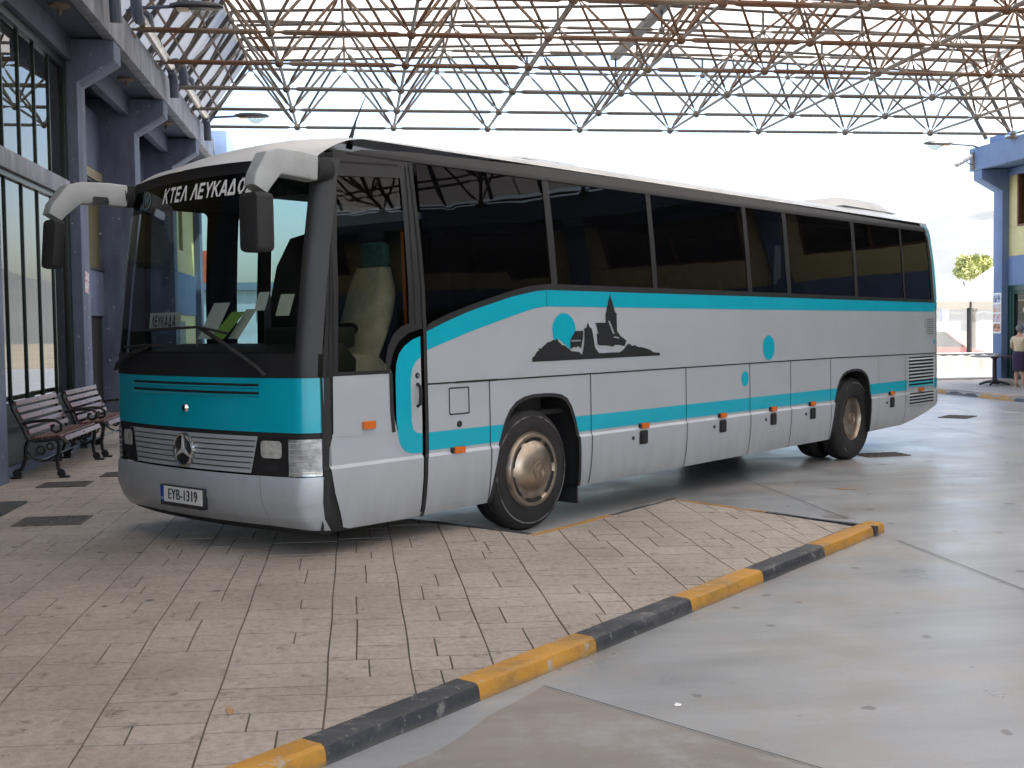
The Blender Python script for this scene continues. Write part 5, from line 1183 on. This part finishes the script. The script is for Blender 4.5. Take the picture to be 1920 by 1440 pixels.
mb.add(vs, [(2*k, 2*k+2, 2*k+3, 2*k+1) for k in range(n*4)]); mb.build('valance', K['canvas'], aw)
for x, r in ((-1.02, .028), (.02, .075), (2.2, .05)):
    mb = MB(); mb.tube([(x, .05, FZ), (x, .05, 2.28)], r, 8); mb.build('post', K['brownframe'] if r < .05 else K['purlin'], aw)
vin = bpy.data.materials.new('clear_vinyl'); vin.use_nodes = True; n_ = vin.node_tree.nodes; l_ = vin.node_tree.links; n_.clear()
vo1 = n_.new('ShaderNodeOutputMaterial'); vt = n_.new('ShaderNodeBsdfTransparent'); vd = n_.new('ShaderNodeBsdfTranslucent'); vd2 = n_.new('ShaderNodeBsdfDiffuse'); vm = n_.new('ShaderNodeMixShader'); va = n_.new('ShaderNodeAddShader')
vd.inputs[0].default_value = (.42, .41, .38, 1); vd2.inputs[0].default_value = (.42, .41, .38, 1); vm.inputs[0].default_value = .42; vt.inputs[0].default_value = (.95, .95, .93, 1)
l_.new(vd.outputs[0], va.inputs[0]); l_.new(vd2.outputs[0], va.inputs[1]); l_.new(vt.outputs[0], vm.inputs[1]); l_.new(va.outputs[0], vm.inputs[2]); l_.new(vm.outputs[0], vo1.inputs[0])
mb = MB(); vs = []
for k in range(61):
    x = -2.9+5.9*k/60; vs += [(x, .10+.012*math.sin(k*.9), .70), (x, .10+.008*math.sin(k*1.2+1), 2.27)]
mb.add(vs, [(2*k, 2*k+2, 2*k+3, 2*k+1) for k in range(60)]); mb.build('vinyl_curtain', vin, aw, ang=80)
# red car parked beyond the barrier, side on
car = empty('parked_car', (18.2, 36.0, 0), R(172)); tag(car, 'pale red hatchback parked beyond the plastic barrier', 'car')
K['carred'] = mat('glare_paled_red', (.36, .10, .09), .3, coat=.5)  # red weakened in the colour itself, standing in for glare over the distance
sec = [(-1.95, .62, .45), (-1.9, .72, .35), (-1.1, .92, .25), (-.55, 1.35, .25), (.1, 1.43, .25), (.9, 1.40, .25), (1.6, 1.02, .25), (1.9, .88, .3), (1.95, .6, .4)]
mb = MB(); out = [(x, z) for x, z, b in sec]+[(x, b) for x, z, b in sec[::-1]]
mb.prism([(-1.95, .35), (-1.97, .6), (-1.88, .74), (-1.05, .90), (1.72, .95), (1.93, .85), (1.95, .35), (1.6, .25), (-1.6, .25)], lambda x, z: (x, -.80, z), lambda x, z: (x, .80, z)); mb.build('body', K['carred'], car, bevel=.05)
mb = MB(); a_ = [(-1.05, .90), (-.45, 1.38), (.2, 1.44), (1.05, 1.40), (1.65, .95)]
mb.add([(x, -.72+(.1 if z > 1 else 0), z) for x, z in a_]+[(x, .72-(.1 if z > 1 else 0), z) for x, z in a_], [(0, 1, 2, 3, 4), (9, 8, 7, 6, 5), (0, 5, 6, 1), (3, 8, 9, 4)]); mb.build('glasshouse', glass('car_glass', (.2, .24, .26), 1.6, body=(.1, .12, .14), bodymix=.4), car)
mb = MB(); mb.add([(x, s, z) for s in (-.63, .63) for x, z in ((-.47, 1.385), (.2, 1.455), (1.07, 1.41))], [(0, 1, 4, 3), (1, 2, 5, 4)]); mb.build('roof', K['carred'], car, bevel=0)
for p0, p1 in (((-1.05, .90), (-.45, 1.39)), ((.1, .92), (.15, 1.44)), ((1.65, .95), (1.05, 1.41))):
    for s in (-1, 1):
        mb = MB(); mb.tube([(p0[0], s*.73, p0[1]), (p1[0], s*.63, p1[1])], .03, 6); mb.build('pillar', K['carred'], car)
for x in (-1.2, 1.2):
    for s in (-.78, .78):
        mb = MB(); mb.lathe([(.0, -.05), (.2, -.06), (.29, -.04), (.31, 0), (.31, .14)], 24, lambda r, h, a, x=x, s=s: (x+r*math.cos(a), s-math.copysign(h, -s) if s < 0 else s-h, .31+r*math.sin(a))); mb.build('wheel', K['tyre'], car)
for s in (-.6, .6):
    mb = MB(); mb.box((-1.99, s-.14, .62), (-1.94, s+.14, .74)); mb.build('headlight', K['lens'], car)
mb = MB(); mb.box((-1.0, -.86, .86), (-.85, -.78, .96)); mb.build('side_mirror', K['carred'], car)
sg = empty('road_shoulder', (0, 0, 0)) if False else None
mb = MB(); mb.tube([(20.95, 40, 0), (20.95, 40, 3.4)], .16, 8); o = mb.build('utility_pole', K['white']); tag(o, 'white post standing beyond the awning near the red car', 'post')
# tree beyond the awning
def tree(loc, h, rad, label, seed):
    t = empty('tree', loc); tag(t, label, 'tree'); rt = random.Random(seed)
    mb = MB(); mb.tube([(0, 0, -.5), (.05, 0, h*.3), (.0, .1, h*.55), (.1, .05, h*.8)], [.16, .12, .08, .03], 8)
    for q in range(6):
        a = q*1.05; mb.tube([(0, .05, h*(.35+.05*q)), (math.cos(a)*rad*.6, math.sin(a)*rad*.6, h*(.6+.05*q))], [.06, .02], 6)
    mb.build('trunk', mat('bark', (.12, .09, .06), .9), t)
    mb = MB()
    cl = [(rt.uniform(-1, 1)*rad*.7, rt.uniform(-1, 1)*rad*.7, h*rt.uniform(.80, .98), rad*rt.uniform(.25, .5)) for _ in range(16)]
    for k in range(2600):
        c = rt.choice(cl); d = Vector((rt.gauss(0, 1), rt.gauss(0, 1), rt.gauss(0, .8))).normalized()*c[3]*rt.uniform(.5, 1.05); p = Vector(c[:3])+d
        u = Vector((rt.uniform(-1, 1), rt.uniform(-1, 1), rt.uniform(-1, 1))).normalized(); v = u.cross(Vector((rt.uniform(-1, 1), rt.uniform(-1, 1), .3))).normalized(); s = rt.uniform(.06, .12)
        mb.quad(p-u*s-v*s*.5, p+u*s-v*s*.5, p+u*s*.8+v*s*.6, p-u*s*.8+v*s*.6)
    mb.build('crown', mat('foliage', (.42, .43, .15), .7, var=.4, vscale=1.5), t); return t
tree((33.1, 60, .2), 4.9, 1.0, 'yellow green tree peeking over the cream awning', 4)
# bistro table
tb = empty('bistro_table', (16.0, 27.95, FZ)); tag(tb, 'dark round standing table beside the blue end column', 'table')
MB().lathe([(0, .72), (.56, .715), (.58, .728), (.56, .742), (0, .742)], 36).build('table_top', mat('dark_table', (.10, .06, .055), .35), tb, ang=40)
MB().lathe([(.055, .03), (.05, .65), (.12, .714)], 14).build('leg', mat('dark_steel', (.07, .055, .07), .45, .3), tb)
mb = MB()
for q in range(4):
    a = R(45+90*q); mb.tube([(.04*math.cos(a), .04*math.sin(a), .10), (.2*math.cos(a), .2*math.sin(a), .075), (.37*math.cos(a), .37*math.sin(a), .02)], [.04, .035, .025], 8)
mb.build('foot', mat('dark_steel', (.04, .04, .05), .45, .3), tb)
asht = MB(); asht.lathe([(0, 0), (.07, 0), (.085, .05), (.075, .05), (.06, .012), (0, .012)], 18); o = asht.build('ashtray', K['white'], loc=(15.95, 27.8, FZ+.744)); tag(o, 'small pale ashtray on the dark standing table', 'ashtray')

# ------------------------------------------------------------------ woman at the cafe door, back to the camera
def skin_obj(name, nodes, edges, m, parent, sub=2):
    me = bpy.data.meshes.new(name); me.from_pydata([n[0] for n in nodes], edges, []); me.materials.append(m)
    o = bpy.data.objects.new(name, me); COL.objects.link(o); o.parent = parent
    sk = o.modifiers.new('skin', 'SKIN'); sk.use_smooth_shade = True
    for i, n in enumerate(nodes):
        r = n[1] if isinstance(n[1], tuple) else (n[1], n[1]); me.skin_vertices[0].data[i].radius = r; me.skin_vertices[0].data[i].use_root = (i == 0)
    ss = o.modifiers.new('sub', 'SUBSURF'); ss.levels = sub; ss.render_levels = sub
    return o
wm = empty('person', (15.98, 26.78, FZ+.002), R(-62)); tag(wm, 'grey haired woman in cream top and dark skirt at cafe door', 'person'); wm.scale = (.93, .93, .93)
K['skin'] = mat('skin', (.50, .29, .20), .55)
# local: faces +y, x to her right
nodes = [((0, 0, .88), (.13, .10)), ((0, .0, 1.05), (.125, .095)), ((0, -.01, 1.20), (.135, .10)), ((0, -.015, 1.30), (.10, .075)), ((0, .0, 1.375), .048), ((0, .025, 1.44), (.062, .07)), ((0, .03, 1.53), (.072, .085)), ((0, .02, 1.585), (.05, .06)),
         ((-.165, -.01, 1.285), .055), ((-.225, -.02, 1.06), .045), ((-.18, .14, .95), .036), ((-.13, .25, .99), .026), ((.165, -.01, 1.285), .055), ((.225, -.02, 1.06), .045), ((.18, .14, .95), .036), ((.13, .25, .99), .026),
         ((-.085, 0, .78), .085), ((-.085, .01, .45), .058), ((-.088, -.015, .30), .054), ((-.09, -.01, .08), .034), ((-.095, .10, .035), .03), ((.085, 0, .78), .085), ((.09, .02, .45), .058), ((.095, .0, .30), .054), ((.10, .01, .08), .034), ((.11, .12, .035), .03)]
edges = [(0, 1), (1, 2), (2, 3), (3, 4), (4, 5), (5, 6), (6, 7), (3, 8), (8, 9), (9, 10), (10, 11), (3, 12), (12, 13), (13, 14), (14, 15), (0, 16), (16, 17), (17, 18), (18, 19), (19, 20), (0, 21), (21, 22), (22, 23), (23, 24), (24, 25)]
skin_obj('body', nodes, edges, K['skin'], wm)
for s in (-1, 1):
    for f_ in range(5):
        x0 = s*(.135-.012*f_); hn = [((x0, .262, .985+.004*f_), .011), ((x0-s*.012, .30-.004*f_, .985-.004*f_), .0095), ((x0-s*.03, .325-.008*abs(f_-2), .97), .008)]
        if f_ == 4: hn = [((s*.12, .25, 1.0), .012), ((s*.10, .285, 1.015), .010), ((s*.085, .305, 1.015), .009)]
        skin_obj('finger', hn, [(0, 1), (1, 2)], K['skin'], wm, 1)
tn = [((0, 0, .90), (.168, .135)), ((0, 0, 1.0), (.165, .13)), ((0, -.012, 1.16), (.168, .125)), ((0, -.02, 1.27), (.135, .09)), ((0, -.01, 1.33), (.07, .06)), ((-.17, -.012, 1.27), .072), ((-.215, -.018, 1.14), .064), ((.17, -.012, 1.27), .072), ((.215, -.018, 1.14), .064)]
skin_obj('top', tn, [(0, 1), (1, 2), (2, 3), (3, 4), (3, 5), (5, 6), (3, 7), (7, 8)], mat('cream_knit', (.62, .52, .36), .9, var=.12, vscale=20, bump=.2), wm)
mb = MB(); vs = []; prof = [(.94, .150, .125), (.88, .185, .145), (.78, .20, .155), (.62, .195, .145), (.46, .175, .13), (.42, .172, .127), (.425, .16, .115)]
for z, a, b in prof:
    for k in range(24):
        an = 2*math.pi*k/24; w_ = 1+.012*math.sin(an*7); vs.append((a*w_*math.cos(an), b*w_*math.sin(an), z))
mb.add(vs, [(i*24+k, i*24+(k+1) % 24, (i+1)*24+(k+1) % 24, (i+1)*24+k) for i in range(len(prof)-1) for k in range(24)]); mb.build('skirt', mat('dark_skirt', (.035, .022, .06), .9), wm, ang=80)
mb = MB(); rw = random.Random(2)
mb.sphere((0, .0, 1.535), .098, 12, (1.0, 1.06, 1.08)); mb.v = [(x+rw.uniform(-.006, .006), y+rw.uniform(-.006, .006), z+rw.uniform(-.006, .006)) for x, y, z in mb.v]
mb.v = [(x, min(y, .055) if z < 1.57 else y, max(z, 1.45)) for x, y, z in mb.v]; mb.build('hair', mat('grey_hair', (.20, .20, .22), .8, var=.4, vscale=40), wm, ang=80)
for s in (-.03, .03): MB().sphere((s, .103, 1.535), .010, 6).build('eye', K['white'], wm)
MB().sphere((0, .118, 1.505), .014, 6, (1, 1, 1.5)).build('nose', K['skin'], wm)
for s in (-1, 1):
    MB().sphere((s*.078, .03, 1.52), .022, 6, (.5, .8, 1.3)).build('ear', K['skin'], wm)
    x = s*.1; mb = MB(); mb.prism(rrect(x-.042, -.06, x+.042, .19, .038), lambda a, b: (a, b, .0), lambda a, b: (a, b, .028)); mb.tube([(x-.045, .08, .02), (x-.02, .09, .07), (x+.02, .09, .07), (x+.045, .08, .02)], .012, 6); mb.build('sandal', mat('pale_sandal', (.5, .45, .36), .6), wm)
